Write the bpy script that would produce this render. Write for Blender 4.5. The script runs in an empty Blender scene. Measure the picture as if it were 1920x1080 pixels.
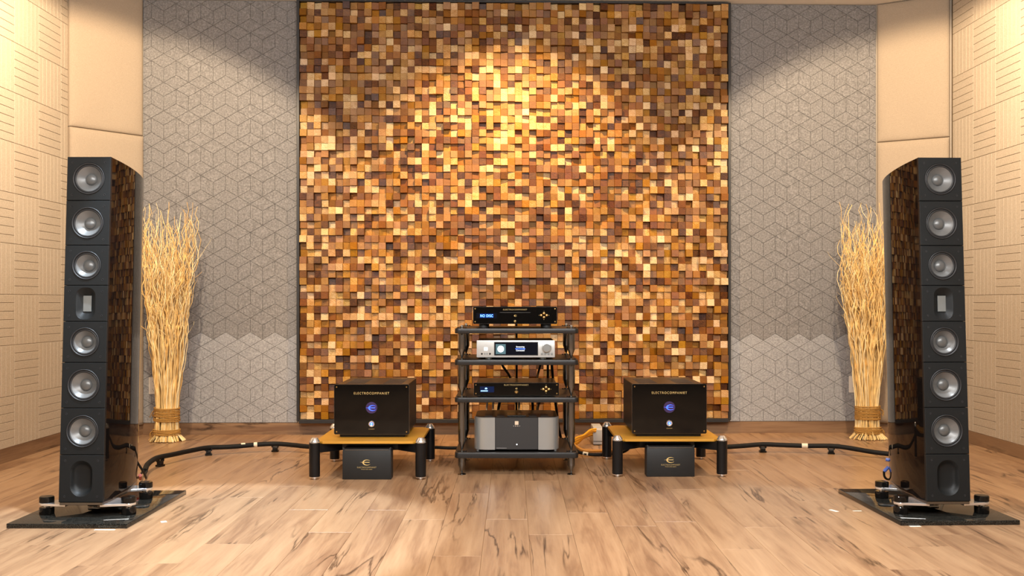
import bpy, bmesh, math, random
from mathutils import Vector, Matrix

PI = math.pi
random.seed(7)
scene = bpy.context.scene
COL = scene.collection

# ------------------------------------------------------------------ camera
cam_d = bpy.data.cameras.new('camera')
cam_d.sensor_width = 36.0
cam_d.lens = 36.0 * 1836.0 / 1920.0
cam_d.shift_y = 27.0 / 1920.0
cam_d.clip_start = 0.05
cam = bpy.data.objects.new('camera', cam_d)
cam.location = (0.0, 0.0, 1.0)
cam.rotation_euler = (PI / 2, 0, 0)
COL.objects.link(cam)
scene.camera = cam

# ------------------------------------------------------------------ world, light, exposure
world = bpy.data.worlds.new('world')
scene.world = world
world.use_nodes = True
world.node_tree.nodes['Background'].inputs['Color'].default_value = (1.0, 0.93, 0.85, 1)
world.node_tree.nodes['Background'].inputs['Strength'].default_value = 0.05

vs = scene.view_settings
vs.view_transform = 'Standard'
vs.look = 'None'
vs.exposure = 0.66
vs.gamma = 1.0
vs.use_curve_mapping = False

WARM = (1.0, 0.76, 0.50)
WARMER = (1.0, 0.62, 0.26)
COOL = (1.0, 0.95, 0.90)


def spot(loc, aim, watts, color, half_deg, blend, radius=0.035):
    d = bpy.data.lights.new('downlight', 'SPOT')
    d.energy = watts
    d.color = color
    d.spot_size = math.radians(half_deg * 2)
    d.spot_blend = blend
    d.shadow_soft_size = radius
    o = bpy.data.objects.new('downlight', d)
    o.location = loc
    o.rotation_euler = (Vector(aim) - Vector(loc)).to_track_quat('-Z', 'Y').to_euler()
    COL.objects.link(o)
    return o


CEIL = 3.285
# warm wall washers in front of the two rear corners
spot((-2.05, 5.3, 3.2), (-2.75, 6.5, 1.5), 215, WARM, 50, 0.24)
spot((2.1, 5.4, 3.2), (2.8, 6.6, 1.5), 215, WARM, 50, 0.24)
# warm accent on the wood block panel
spot((0.0, 6.2, 3.2), (0.0, 7.45, 1.45), 270, WARMER, 46, 0.9, 0.015)
# neutral downlights over the middle of the room
spot((-1.45, 4.1, 3.22), (-1.45, 4.2, 0), 460, (0.72, 0.86, 1.0), 21, 0.2)
spot((1.35, 4.1, 3.22), (1.35, 4.15, 0), 165, (0.90, 0.95, 1.0), 21, 0.2)
spot((0.0, 3.9, 3.22), (0.0, 4.15, 0), 120, COOL, 31, 0.2)
# added area fill, unseen, lifts fronts and lower walls; stands for no fixture
ad = bpy.data.lights.new('added_fill_light', 'AREA')
ad.shape = 'RECTANGLE'
ad.size = 4.2
ad.size_y = 2.0
ad.energy = 250
ad.color = (1.0, 0.985, 0.965)
ao = bpy.data.objects.new('added_fill_light', ad)
ao.location = (0, 1.6, 3.0)
ao.rotation_euler = (math.radians(48), 0, 0)
COL.objects.link(ao)

# ------------------------------------------------------------------ materials
MAT = {}


def new_mat(name):
    m = bpy.data.materials.new(name)
    m.use_nodes = True
    MAT[name] = m
    nt = m.node_tree
    return m, nt, nt.nodes['Principled BSDF']


def N(nt, kind, **kw):
    n = nt.nodes.new(kind)
    for k, v in kw.items():
        setattr(n, k, v)
    return n


def plain(name, color, rough=0.5, metal=0.0, coat=0.0, emit=None, emit_s=0.0, spec=None, bump=0.0, bump_scale=200, var=0.0):
    m, nt, b = new_mat(name)
    b.inputs['Base Color'].default_value = (*color, 1)
    b.inputs['Roughness'].default_value = rough
    b.inputs['Metallic'].default_value = metal
    b.inputs['Coat Weight'].default_value = coat
    b.inputs['Coat Roughness'].default_value = 0.03
    if spec is not None:
        b.inputs['Specular IOR Level'].default_value = spec
    if emit:
        b.inputs['Emission Color'].default_value = (*emit, 1)
        b.inputs['Emission Strength'].default_value = emit_s
    tc = N(nt, 'ShaderNodeTexCoord')
    no = N(nt, 'ShaderNodeTexNoise')
    no.inputs['Scale'].default_value = bump_scale
    no.inputs['Detail'].default_value = 3
    nt.links.new(tc.outputs['Object'], no.inputs['Vector'])
    if bump:
        bp = N(nt, 'ShaderNodeBump')
        bp.inputs['Strength'].default_value = bump
        bp.inputs['Distance'].default_value = 0.001
        nt.links.new(no.outputs['Fac'], bp.inputs['Height'])
        nt.links.new(bp.outputs['Normal'], b.inputs['Normal'])
    if var:
        r = N(nt, 'ShaderNodeValToRGB')
        r.color_ramp.elements[0].position = 0.3
        r.color_ramp.elements[1].position = 0.7
        r.color_ramp.elements[0].color = (*[c * (1 - var) for c in color], 1)
        r.color_ramp.elements[1].color = (*[min(1, c * (1 + var)) for c in color], 1)
        nt.links.new(no.outputs['Fac'], r.inputs['Fac'])
        nt.links.new(r.outputs['Color'], b.inputs['Base Color'])
    return m


def felt(name, dark, mid, light, scale=170.0, bump=0.35):
    m, nt, b = new_mat(name)
    tc = N(nt, 'ShaderNodeTexCoord')
    geo = N(nt, 'ShaderNodeNewGeometry')
    n1 = N(nt, 'ShaderNodeTexNoise')
    n1.inputs['Scale'].default_value = scale
    n1.inputs['Detail'].default_value = 4
    n1.inputs['Roughness'].default_value = 0.7
    nt.links.new(geo.outputs['Position'], n1.inputs['Vector'])
    r = N(nt, 'ShaderNodeValToRGB')
    e = r.color_ramp.elements
    e[0].position = 0.32
    e[0].color = (*dark, 1)
    e[1].position = 0.70
    e[1].color = (*light, 1)
    x = e.new(0.5)
    x.color = (*mid, 1)
    nt.links.new(n1.outputs['Fac'], r.inputs['Fac'])
    nt.links.new(r.outputs['Color'], b.inputs['Base Color'])
    b.inputs['Roughness'].default_value = 0.95
    b.inputs['Specular IOR Level'].default_value = 0.1
    bp = N(nt, 'ShaderNodeBump')
    bp.inputs['Strength'].default_value = bump
    bp.inputs['Distance'].default_value = 0.002
    nt.links.new(n1.outputs['Fac'], bp.inputs['Height'])
    nt.links.new(bp.outputs['Normal'], b.inputs['Normal'])
    return m


felt('felt_grey', (0.142, 0.137, 0.135), (0.215, 0.208, 0.205), (0.32, 0.311, 0.306), 85, 0.4)
felt('felt_grey_pale', (0.225, 0.226, 0.231), (0.315, 0.317, 0.324), (0.43, 0.432, 0.44), 85, 0.4)
felt('felt_beige', (0.40, 0.335, 0.255), (0.49, 0.412, 0.315), (0.57, 0.485, 0.378), 150, 0.25)
felt('felt_backing', (0.20, 0.145, 0.09), (0.24, 0.175, 0.11), (0.27, 0.2, 0.13), 150, 0.2)
felt('felt_grey_backing', (0.10, 0.093, 0.088), (0.125, 0.116, 0.11), (0.15, 0.14, 0.133), 150, 0.2)


def weave(name, c0, c1):
    m, nt, b = new_mat(name)
    geo = N(nt, 'ShaderNodeNewGeometry')
    w1 = N(nt, 'ShaderNodeTexWave', wave_type='BANDS', bands_direction='Z')
    w1.inputs['Scale'].default_value = 55
    w1.inputs['Distortion'].default_value = 1.5
    w1.inputs['Detail'].default_value = 2
    n1 = N(nt, 'ShaderNodeTexNoise')
    n1.inputs['Scale'].default_value = 230
    nt.links.new(geo.outputs['Position'], w1.inputs['Vector'])
    nt.links.new(geo.outputs['Position'], n1.inputs['Vector'])
    mx = N(nt, 'ShaderNodeMath', operation='ADD')
    ml = N(nt, 'ShaderNodeMath', operation='MULTIPLY')
    ml.inputs[1].default_value = 0.35
    nt.links.new(w1.outputs['Fac'], ml.inputs[0])
    nt.links.new(ml.outputs[0], mx.inputs[0])
    nt.links.new(n1.outputs['Fac'], mx.inputs[1])
    r = N(nt, 'ShaderNodeValToRGB')
    r.color_ramp.elements[0].position = 0.4
    r.color_ramp.elements[1].position = 0.95
    r.color_ramp.elements[0].color = (*c0, 1)
    r.color_ramp.elements[1].color = (*c1, 1)
    nt.links.new(mx.outputs[0], r.inputs['Fac'])
    nt.links.new(r.outputs['Color'], b.inputs['Base Color'])
    b.inputs['Roughness'].default_value = 0.95
    b.inputs['Specular IOR Level'].default_value = 0.1
    bp = N(nt, 'ShaderNodeBump')
    bp.inputs['Strength'].default_value = 0.25
    bp.inputs['Distance'].default_value = 0.001
    nt.links.new(mx.outputs[0], bp.inputs['Height'])
    nt.links.new(bp.outputs['Normal'], b.inputs['Normal'])


weave('beige_fabric', (0.33, 0.265, 0.195), (0.44, 0.355, 0.265))


def rnd_value(nt):
    """fract(object random + island random): one value for each piece"""
    oi = N(nt, 'ShaderNodeObjectInfo')
    geo = N(nt, 'ShaderNodeNewGeometry')
    a = N(nt, 'ShaderNodeMath', operation='ADD')
    f = N(nt, 'ShaderNodeMath', operation='FRACT')
    nt.links.new(oi.outputs['Random'], a.inputs[0])
    nt.links.new(geo.outputs['Random Per Island'], a.inputs[1])
    nt.links.new(a.outputs[0], f.inputs[0])
    return f.outputs[0]


def remap(nt, val, mul):
    m1 = N(nt, 'ShaderNodeMath', operation='MULTIPLY')
    m1.inputs[1].default_value = mul
    nt.links.new(val, m1.inputs[0])
    f = N(nt, 'ShaderNodeMath', operation='FRACT')
    nt.links.new(m1.outputs[0], f.inputs[0])
    return f.outputs[0]


def block_wood():
    m, nt, b = new_mat('block_wood')
    rv = rnd_value(nt)
    ramp = N(nt, 'ShaderNodeValToRGB')
    ramp.color_ramp.interpolation = 'LINEAR'
    e = ramp.color_ramp.elements
    stops = [(0.0, (0.045, 0.013, 0.0025)), (0.08, (0.098, 0.030, 0.0045)), (0.28, (0.178, 0.066, 0.010)),
             (0.55, (0.27, 0.118, 0.019)), (0.73, (0.37, 0.186, 0.043)), (0.85, (0.47, 0.28, 0.10)), (1.0, (0.64, 0.45, 0.245))]
    e[0].position = 0
    e[0].color = (*stops[0][1], 1)
    e[1].position = 1
    e[1].color = (*stops[-1][1], 1)
    for p, c in stops[1:-1]:
        x = e.new(p)
        x.color = (*c, 1)
    # grain: growth rings and fibre, shifted for each piece
    geo = N(nt, 'ShaderNodeNewGeometry')
    off = N(nt, 'ShaderNodeVectorMath', operation='SCALE')
    off.inputs[0].default_value = (3.1, 7.7, 5.3)
    mul = N(nt, 'ShaderNodeMath', operation='MULTIPLY')
    mul.inputs[1].default_value = 9.0
    nt.links.new(rv, mul.inputs[0])
    nt.links.new(mul.outputs[0], off.inputs['Scale'])
    add = N(nt, 'ShaderNodeVectorMath', operation='ADD')
    nt.links.new(geo.outputs['Position'], add.inputs[0])
    nt.links.new(off.outputs[0], add.inputs[1])
    wv = N(nt, 'ShaderNodeTexWave', wave_type='RINGS', rings_direction='Y')
    wv.inputs['Scale'].default_value = 26
    wv.inputs['Distortion'].default_value = 6
    wv.inputs['Detail'].default_value = 2
    wv.inputs['Detail Scale'].default_value = 2
    nt.links.new(add.outputs[0], wv.inputs['Vector'])
    ns = N(nt, 'ShaderNodeTexNoise')
    ns.inputs['Scale'].default_value = 45
    ns.inputs['Detail'].default_value = 5
    nt.links.new(add.outputs[0], ns.inputs['Vector'])
    g = N(nt, 'ShaderNodeMath', operation='MULTIPLY_ADD')
    g.inputs[1].default_value = 0.10
    nt.links.new(wv.outputs['Fac'], g.inputs[0])
    g2 = N(nt, 'ShaderNodeMath', operation='MULTIPLY_ADD')
    g2.inputs[1].default_value = 0.30
    g2.inputs[2].default_value = -0.20
    nt.links.new(ns.outputs['Fac'], g2.inputs[0])
    nt.links.new(g2.outputs[0], g.inputs[2])
    sm = N(nt, 'ShaderNodeMath', operation='ADD', use_clamp=True)
    nt.links.new(rv, sm.inputs[0])
    nt.links.new(g.outputs[0], sm.inputs[1])
    nt.links.new(sm.outputs[0], ramp.inputs['Fac'])
    # some blocks lean to grey-pink, some to yellow
    hsv = N(nt, 'ShaderNodeHueSaturation')
    sv = remap(nt, rv, 13.7)
    mr = N(nt, 'ShaderNodeMapRange')
    mr.inputs['To Min'].default_value = 0.88
    mr.inputs['To Max'].default_value = 1.14
    nt.links.new(sv, mr.inputs['Value'])
    nt.links.new(mr.outputs[0], hsv.inputs['Saturation'])
    hv = remap(nt, rv, 29.3)
    mh = N(nt, 'ShaderNodeMapRange')
    mh.inputs['To Min'].default_value = 0.491
    mh.inputs['To Max'].default_value = 0.508
    nt.links.new(hv, mh.inputs['Value'])
    nt.links.new(mh.outputs[0], hsv.inputs['Hue'])
    nt.links.new(ramp.outputs['Color'], hsv.inputs['Color'])
    nt.links.new(hsv.outputs['Color'], b.inputs['Base Color'])
    b.inputs['Roughness'].default_value = 0.5
    b.inputs['Specular IOR Level'].default_value = 0.35
    bp = N(nt, 'ShaderNodeBump')
    bp.inputs['Strength'].default_value = 0.15
    bp.inputs['Distance'].default_value = 0.001
    nt.links.new(wv.outputs['Fac'], bp.inputs['Height'])
    nt.links.new(bp.outputs['Normal'], b.inputs['Normal'])


block_wood()


def plank_wood(name, base_mul=1.0, axis='Y', rough=0.32):
    m, nt, b = new_mat(name)
    rv = rnd_value(nt)
    geo = N(nt, 'ShaderNodeNewGeometry')
    mul = N(nt, 'ShaderNodeMath', operation='MULTIPLY')
    mul.inputs[1].default_value = 40.0
    nt.links.new(rv, mul.inputs[0])
    off = N(nt, 'ShaderNodeVectorMath', operation='SCALE')
    off.inputs[0].default_value = (1.7, 2.3, 3.1)
    nt.links.new(mul.outputs[0], off.inputs['Scale'])
    add = N(nt, 'ShaderNodeVectorMath', operation='ADD')
    nt.links.new(geo.outputs['Position'], add.inputs[0])
    nt.links.new(off.outputs[0], add.inputs[1])

    def stretched(sx, sl):
        mp = N(nt, 'ShaderNodeMapping')
        mp.inputs['Scale'].default_value = (sx, sl, sx) if axis == 'Y' else (sl, sx, sx) if axis == 'X' else (sx, sx, sl)
        nt.links.new(add.outputs[0], mp.inputs['Vector'])
        return mp.outputs[0]
    n1 = N(nt, 'ShaderNodeTexNoise')           # broad figure
    n1.inputs['Scale'].default_value = 1.0
    n1.inputs['Detail'].default_value = 8
    n1.inputs['Roughness'].default_value = 0.62
    n1.inputs['Distortion'].default_value = 0.5
    nt.links.new(stretched(16, 1.3), n1.inputs['Vector'])
    n2 = N(nt, 'ShaderNodeTexNoise')           # fine fibre
    n2.inputs['Scale'].default_value = 1.0
    n2.inputs['Detail'].default_value = 4
    nt.links.new(stretched(120, 5), n2.inputs['Vector'])
    n3 = N(nt, 'ShaderNodeTexNoise')           # dark cracks
    n3.inputs['Scale'].default_value = 1.0
    n3.inputs['Detail'].default_value = 6
    n3.inputs['Distortion'].default_value = 0.7
    nt.links.new(stretched(7, 0.55), n3.inputs['Vector'])
    r1 = N(nt, 'ShaderNodeValToRGB')
    e = r1.color_ramp.elements
    e[0].position = 0.28
    e[0].color = (0.225 * base_mul, 0.122 * base_mul, 0.066 * base_mul, 1)
    e[1].position = 0.72
    e[1].color = (0.425 * base_mul, 0.266 * base_mul, 0.150 * base_mul, 1)
    x = e.new(0.48)
    x.color = (0.345 * base_mul, 0.205 * base_mul, 0.112 * base_mul, 1)
    mixn = N(nt, 'ShaderNodeMath', operation='MULTIPLY_ADD')
    mixn.inputs[1].default_value = 0.28
    nt.links.new(n2.outputs['Fac'], mixn.inputs[0])
    sub = N(nt, 'ShaderNodeMath', operation='SUBTRACT')
    sub.inputs[1].default_value = 0.14
    nt.links.new(n1.outputs['Fac'], sub.inputs[0])
    nt.links.new(sub.outputs[0], mixn.inputs[2])
    # whole-board shift
    sh = N(nt, 'ShaderNodeMapRange')
    sh.inputs['To Min'].default_value = -0.10
    sh.inputs['To Max'].default_value = 0.07
    nt.links.new(rv, sh.inputs['Value'])
    ad = N(nt, 'ShaderNodeMath', operation='ADD')
    nt.links.new(mixn.outputs[0], ad.inputs[0])
    nt.links.new(sh.outputs[0], ad.inputs[1])
    nt.links.new(ad.outputs[0], r1.inputs['Fac'])
    # crack mask: a thin band of n3
    ab = N(nt, 'ShaderNodeMath', operation='SUBTRACT')
    ab.inputs[1].default_value = 0.5
    nt.links.new(n3.outputs['Fac'], ab.inputs[0])
    ab2 = N(nt, 'ShaderNodeMath', operation='ABSOLUTE')
    nt.links.new(ab.outputs[0], ab2.inputs[0])
    r3 = N(nt, 'ShaderNodeValToRGB')
    r3.color_ramp.elements[0].position = 0.0
    r3.color_ramp.elements[0].color = (0.25, 0.23, 0.23, 1)
    r3.color_ramp.elements[1].position = 0.022
    r3.color_ramp.elements[1].color = (1, 1, 1, 1)
    nt.links.new(ab2.outputs[0], r3.inputs['Fac'])
    # cracks only here and there
    n4 = N(nt, 'ShaderNodeTexNoise')
    n4.inputs['Scale'].default_value = 1.0
    n4.inputs['Detail'].default_value = 2
    nt.links.new(stretched(4, 1.6), n4.inputs['Vector'])
    r4 = N(nt, 'ShaderNodeMapRange')
    r4.inputs['From Min'].default_value = 0.47
    r4.inputs['From Max'].default_value = 0.60
    nt.links.new(n4.outputs['Fac'], r4.inputs['Value'])
    mx = N(nt, 'ShaderNodeMix', data_type='RGBA', blend_type='MULTIPLY')
    nt.links.new(r4.outputs[0], mx.inputs[0])
    nt.links.new(r1.outputs['Color'], mx.inputs[6])
    nt.links.new(r3.outputs['Color'], mx.inputs[7])
    nt.links.new(mx.outputs[2], b.inputs['Base Color'])
    b.inputs['Roughness'].default_value = rough
    b.inputs['Specular IOR Level'].default_value = 0.4
    bp = N(nt, 'ShaderNodeBump')
    bp.inputs['Strength'].default_value = 0.08
    bp.inputs['Distance'].default_value = 0.001
    nt.links.new(n2.outputs['Fac'], bp.inputs['Height'])
    nt.links.new(bp.outputs['Normal'], b.inputs['Normal'])


plank_wood('plank_wood')
plank_wood('skirting_wood', 0.72, 'X', 0.45)
plank_wood('skirting_wood_side', 0.72, 'Y', 0.45)


def bamboo():
    m, nt, b = new_mat('bamboo_board')
    tc = N(nt, 'ShaderNodeTexCoord')
    mp = N(nt, 'ShaderNodeMapping')
    mp.inputs['Scale'].default_value = (4, 90, 40)
    nt.links.new(tc.outputs['Object'], mp.inputs['Vector'])
    n = N(nt, 'ShaderNodeTexNoise')
    n.inputs['Scale'].default_value = 1
    n.inputs['Detail'].default_value = 3
    nt.links.new(mp.outputs[0], n.inputs['Vector'])
    r = N(nt, 'ShaderNodeValToRGB')
    r.color_ramp.elements[0].color = (0.42, 0.19, 0.018, 1)
    r.color_ramp.elements[1].color = (0.70, 0.36, 0.045, 1)
    nt.links.new(n.outputs['Fac'], r.inputs['Fac'])
    nt.links.new(r.outputs['Color'], b.inputs['Base Color'])
    b.inputs['Roughness'].default_value = 0.4


bamboo()


def granite():
    m, nt, b = new_mat('black_granite')
    geo = N(nt, 'ShaderNodeNewGeometry')
    n = N(nt, 'ShaderNodeTexNoise')
    n.inputs['Scale'].default_value = 260
    n.inputs['Detail'].default_value = 4
    nt.links.new(geo.outputs['Position'], n.inputs['Vector'])
    r = N(nt, 'ShaderNodeValToRGB')
    e = r.color_ramp.elements
    e[0].position = 0.45
    e[0].color = (0.006, 0.006, 0.0055, 1)
    e[1].position = 0.78
    e[1].color = (0.06, 0.058, 0.048, 1)
    nt.links.new(n.outputs['Fac'], r.inputs['Fac'])
    nt.links.new(r.outputs['Color'], b.inputs['Base Color'])
    b.inputs['Roughness'].default_value = 0.06
    b.inputs['Specular IOR Level'].default_value = 0.4


granite()
plain('white_plaster', (0.84, 0.80, 0.74), 0.9, bump=0.1, bump_scale=60)
plain('wall_paint', (0.42, 0.36, 0.29), 0.9, bump=0.1, bump_scale=60)
plain('dim_reflection_wall', (0.035, 0.032, 0.03), 0.95, bump=0.2, bump_scale=80)  # unseen end wall, coloured dark so the glossy blacks reflect less light
plain('black_frame', (0.016, 0.0165, 0.018), 0.42, bump=0.05, bump_scale=300)
plain('panel_backing', (0.022, 0.012, 0.007), 0.9, bump=0.05)
plain('piano_black', (0.006, 0.0045, 0.004), 0.03, spec=0.08)
plain('baffle_black', (0.007, 0.0082, 0.0088), 0.48, metal=0.0, spec=0.28, bump=0.12, bump_scale=900)
plain('cone_grey', (0.17, 0.172, 0.17), 0.36, metal=0.35)
plain('cap_grey', (0.125, 0.127, 0.125), 0.34, metal=0.3)
plain('rubber_black', (0.018, 0.018, 0.019), 0.5, spec=0.4)
plain('ribbon_silver', (0.20, 0.21, 0.205), 0.45, metal=0.5, bump=0.4, bump_scale=1500)
plain('chrome', (0.86, 0.86, 0.85), 0.16, metal=0.85)
plain('brushed_silver', (0.43, 0.46, 0.465), 0.30, metal=0.7)
plain('aluminium', (0.58, 0.59, 0.575), 0.42, metal=0.45)
plain('gloss_black', (0.005, 0.0045, 0.004), 0.05, spec=0.3)
plain('satin_black', (0.006, 0.006, 0.0065), 0.30, spec=0.35)
plain('matt_black', (0.014, 0.014, 0.014), 0.6)
plain('shelf_black', (0.013, 0.012, 0.0115), 0.40, bump=0.12, bump_scale=500)
plain('gunmetal', (0.20, 0.197, 0.19), 0.27, metal=1.0)
plain('anthracite', (0.045, 0.045, 0.046), 0.4, metal=0.4, bump=0.1, bump_scale=700)
plain('case_brown_black', (0.020, 0.014, 0.010), 0.28)
plain('card_black', (0.008, 0.0085, 0.0085), 0.55, bump=0.1, bump_scale=400)
plain('gold', (0.80, 0.55, 0.22), 0.28, metal=1.0)
plain('gold_print', (0.72, 0.52, 0.20), 0.45, metal=0.2)
plain('gold_print_dim', (0.42, 0.31, 0.13), 0.5, metal=0.2)
plain('blue_light', (0.05, 0.1, 0.6), 0.4, emit=(0.025, 0.09, 1.0), emit_s=1.8)
plain('blue_white_light', (0.2, 0.4, 0.9), 0.4, emit=(0.20, 0.52, 1.0), emit_s=1.5)
plain('logo_disc', (0.03, 0.018, 0.05), 0.2, emit=(0.10, 0.06, 0.20), emit_s=0.16)
plain('screen_blue', (0.0, 0.02, 0.12), 0.2, emit=(0.0, 0.045, 0.42), emit_s=0.30)
plain('screen_blue_dim', (0.0, 0.005, 0.02), 0.2, emit=(0.0, 0.03, 0.2), emit_s=0.12)
plain('screen_dark', (0.006, 0.007, 0.012), 0.12)
plain('screen_teal', (0.05, 0.11, 0.13), 0.3, emit=(0.12, 0.22, 0.26), emit_s=0.25)
plain('screen_white', (0.8, 0.85, 0.9), 0.3, emit=(0.85, 0.95, 1.0), emit_s=0.75)
plain('cable_black', (0.008, 0.0075, 0.007), 0.6, spec=0.2, bump=0.3, bump_scale=700)
plain('cable_yellow', (0.66, 0.33, 0.02), 0.45)
plain('cable_orange', (0.45, 0.19, 0.02), 0.5)
plain('cable_silver', (0.42, 0.45, 0.52), 0.35, metal=0.5)
plain('red_plastic', (0.35, 0.05, 0.035), 0.4)
plain('blue_plastic', (0.10, 0.16, 0.50), 0.4)
plain('clear_smoke', (0.16, 0.13, 0.10), 0.15, spec=0.6)
plain('label_cream', (0.75, 0.66, 0.50), 0.6)
plain('white_plastic', (0.78, 0.75, 0.68), 0.4)
plain('slot_dark', (0.03, 0.028, 0.025), 0.6)
plain('grey_enamel', (0.40, 0.41, 0.42), 0.45, bump=0.05)
plain('straw', (0.84, 0.58, 0.24), 0.6, var=0.25, bump_scale=14)
plain('straw_pale', (0.90, 0.71, 0.40), 0.6, var=0.2, bump_scale=14)
plain('straw_gold', (0.74, 0.46, 0.15), 0.6, var=0.25, bump_scale=14)
plain('twine', (0.44, 0.23, 0.05), 0.8, bump=0.6, bump_scale=300, var=0.3)
plain('masking_tape', (0.80, 0.74, 0.62), 0.7)
plain('logo_beige', (0.62, 0.50, 0.36), 0.5)
plain('print_grey', (0.30, 0.30, 0.29), 0.5)


# ------------------------------------------------------------------ mesh helpers
def finish(bm, name, mat, parent=None, smooth=35, loc=None):
    me = bpy.data.meshes.new(name)
    bmesh.ops.recalc_face_normals(bm, faces=bm.faces)
    if smooth:
        lim = math.radians(smooth)
        for f in bm.faces:
            f.smooth = True
        for e in bm.edges:
            if len(e.link_faces) == 2 and e.calc_face_angle(0) > lim:
                e.smooth = False
    bm.to_mesh(me)
    bm.free()
    me.materials.append(MAT[mat])
    return place(name, me, parent, loc)


def place(name, me, parent=None, loc=None):
    o = bpy.data.objects.new(name, me)
    COL.objects.link(o)
    if parent:
        o.parent = parent
    if loc:
        o.location = loc
    return o


def tag(o, label, cat, group=None):
    o['label'] = label
    o['category'] = cat
    if group:
        o['group'] = group
    return o


def thing(name, label, cat, loc=(0, 0, 0), rotz=0, group=None):
    o = bpy.data.objects.new(name, None)
    o.empty_display_size = 0.05
    COL.objects.link(o)
    o.location = loc
    o.rotation_euler = (0, 0, rotz)
    return tag(o, label, cat, group)


def dup(root, loc, rotz=None, label=None):
    r = root.copy()
    COL.objects.link(r)
    r.location = loc
    if rotz is not None:
        r.rotation_euler = (0, 0, rotz)
    if label:
        r['label'] = label
    for ch in list(root.children):
        c = ch.copy()
        COL.objects.link(c)
        c.parent = r
        for g in list(ch.children):
            d = g.copy()
            COL.objects.link(d)
            d.parent = c
    return r


def B():
    return bmesh.new()


def box(bm, x0, x1, y0, y1, z0, z1, bevel=0.0, seg=1):
    t = bmesh.new()
    bmesh.ops.create_cube(t, size=1.0)
    for v in t.verts:
        v.co = Vector(((x0 + x1) / 2 + v.co.x * (x1 - x0), (y0 + y1) / 2 + v.co.y * (y1 - y0), (z0 + z1) / 2 + v.co.z * (z1 - z0)))
    if bevel:
        bmesh.ops.bevel(t, geom=list(t.edges), offset=bevel, segments=seg, affect='EDGES', profile=0.5)
    merge(bm, t)
    return bm


def merge(bm, t, mat=None):
    vm = {}
    for v in t.verts:
        vm[v] = bm.verts.new(mat @ v.co if mat else v.co)
    for f in t.faces:
        try:
            bm.faces.new([vm[v] for v in f.verts])
        except ValueError:
            pass
    t.free()


def prism(bm, poly, z0, z1, axis='Z', bevel=0.0, seg=2):
    """poly: 2-D outline; axis Z: (x, y) raised in z; Y: (x, z) raised in y"""
    t = bmesh.new()

    def P(p, h):
        return Vector((p[0], p[1], h)) if axis == 'Z' else Vector((p[0], h, p[1]))
    a = [t.verts.new(P(p, z0)) for p in poly]
    b = [t.verts.new(P(p, z1)) for p in poly]
    n = len(poly)
    t.faces.new(a[::-1])
    t.faces.new(b)
    for i in range(n):
        t.faces.new([a[i], a[(i + 1) % n], b[(i + 1) % n], b[i]])
    bmesh.ops.recalc_face_normals(t, faces=t.faces)
    if bevel:
        es = [e for e in t.edges if (e.verts[0] in a) == (e.verts[1] in a)]
        bmesh.ops.bevel(t, geom=es, offset=bevel, segments=seg, affect='EDGES', profile=0.5)
    merge(bm, t)
    return bm


def lathe(bm, prof, axis='Z', c=(0, 0, 0), seg=32, close=False):
    """prof: list of (radius, height along axis)"""
    rings = []
    for r, h in prof:
        ring = []
        for i in range(seg):
            a = 2 * PI * i / seg
            u, v = r * math.cos(a), r * math.sin(a)
            p = (u, v, h) if axis == 'Z' else (u, h, v) if axis == 'Y' else (h, u, v)
            ring.append(bm.verts.new(Vector(p) + Vector(c)))
        rings.append(ring)
    for k in range(len(rings) - 1):
        for i in range(seg):
            j = (i + 1) % seg
            bm.faces.new([rings[k][i], rings[k][j], rings[k + 1][j], rings[k + 1][i]])
    if prof[0][0] > 1e-6:
        bm.faces.new(rings[0][::-1])
    if prof[-1][0] > 1e-6:
        bm.faces.new(rings[-1])
    bmesh.ops.remove_doubles(bm, verts=[v for r in (rings[0], rings[-1]) for v in r], dist=1e-7)
    return bm


def lathe_open(bm, prof, axis='Y', c=(0, 0, 0), seg=48):
    rings = []
    for r, h in prof:
        ring = []
        for i in range(seg):
            a = 2 * PI * i / seg
            u, v = r * math.cos(a), r * math.sin(a)
            p = (u, v, h) if axis == 'Z' else (u, h, v) if axis == 'Y' else (h, u, v)
            ring.append(bm.verts.new(Vector(p) + Vector(c)))
        rings.append(ring)
    for k in range(len(rings) - 1):
        for i in range(seg):
            j = (i + 1) % seg
            bm.faces.new([rings[k][i], rings[k][j], rings[k + 1][j], rings[k + 1][i]])
    bmesh.ops.remove_doubles(bm, verts=[v for r in rings for v in r], dist=1e-6)
    return bm


def smooth_path(pts, sub=6):
    if len(pts) < 3:
        return [Vector(p) for p in pts]
    P = [Vector(p) for p in pts]
    P = [P[0] * 2 - P[1]] + P + [P[-1] * 2 - P[-2]]
    out = []
    for i in range(1, len(P) - 2):
        for k in range(sub):
            t = k / sub
            a, b, c, d = P[i - 1], P[i], P[i + 1], P[i + 2]
            out.append(0.5 * ((2 * b) + (c - a) * t + (2 * a - 5 * b + 4 * c - d) * t * t + (3 * b - a - 3 * c + d) * t ** 3))
    out.append(P[-2])
    return out


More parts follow.
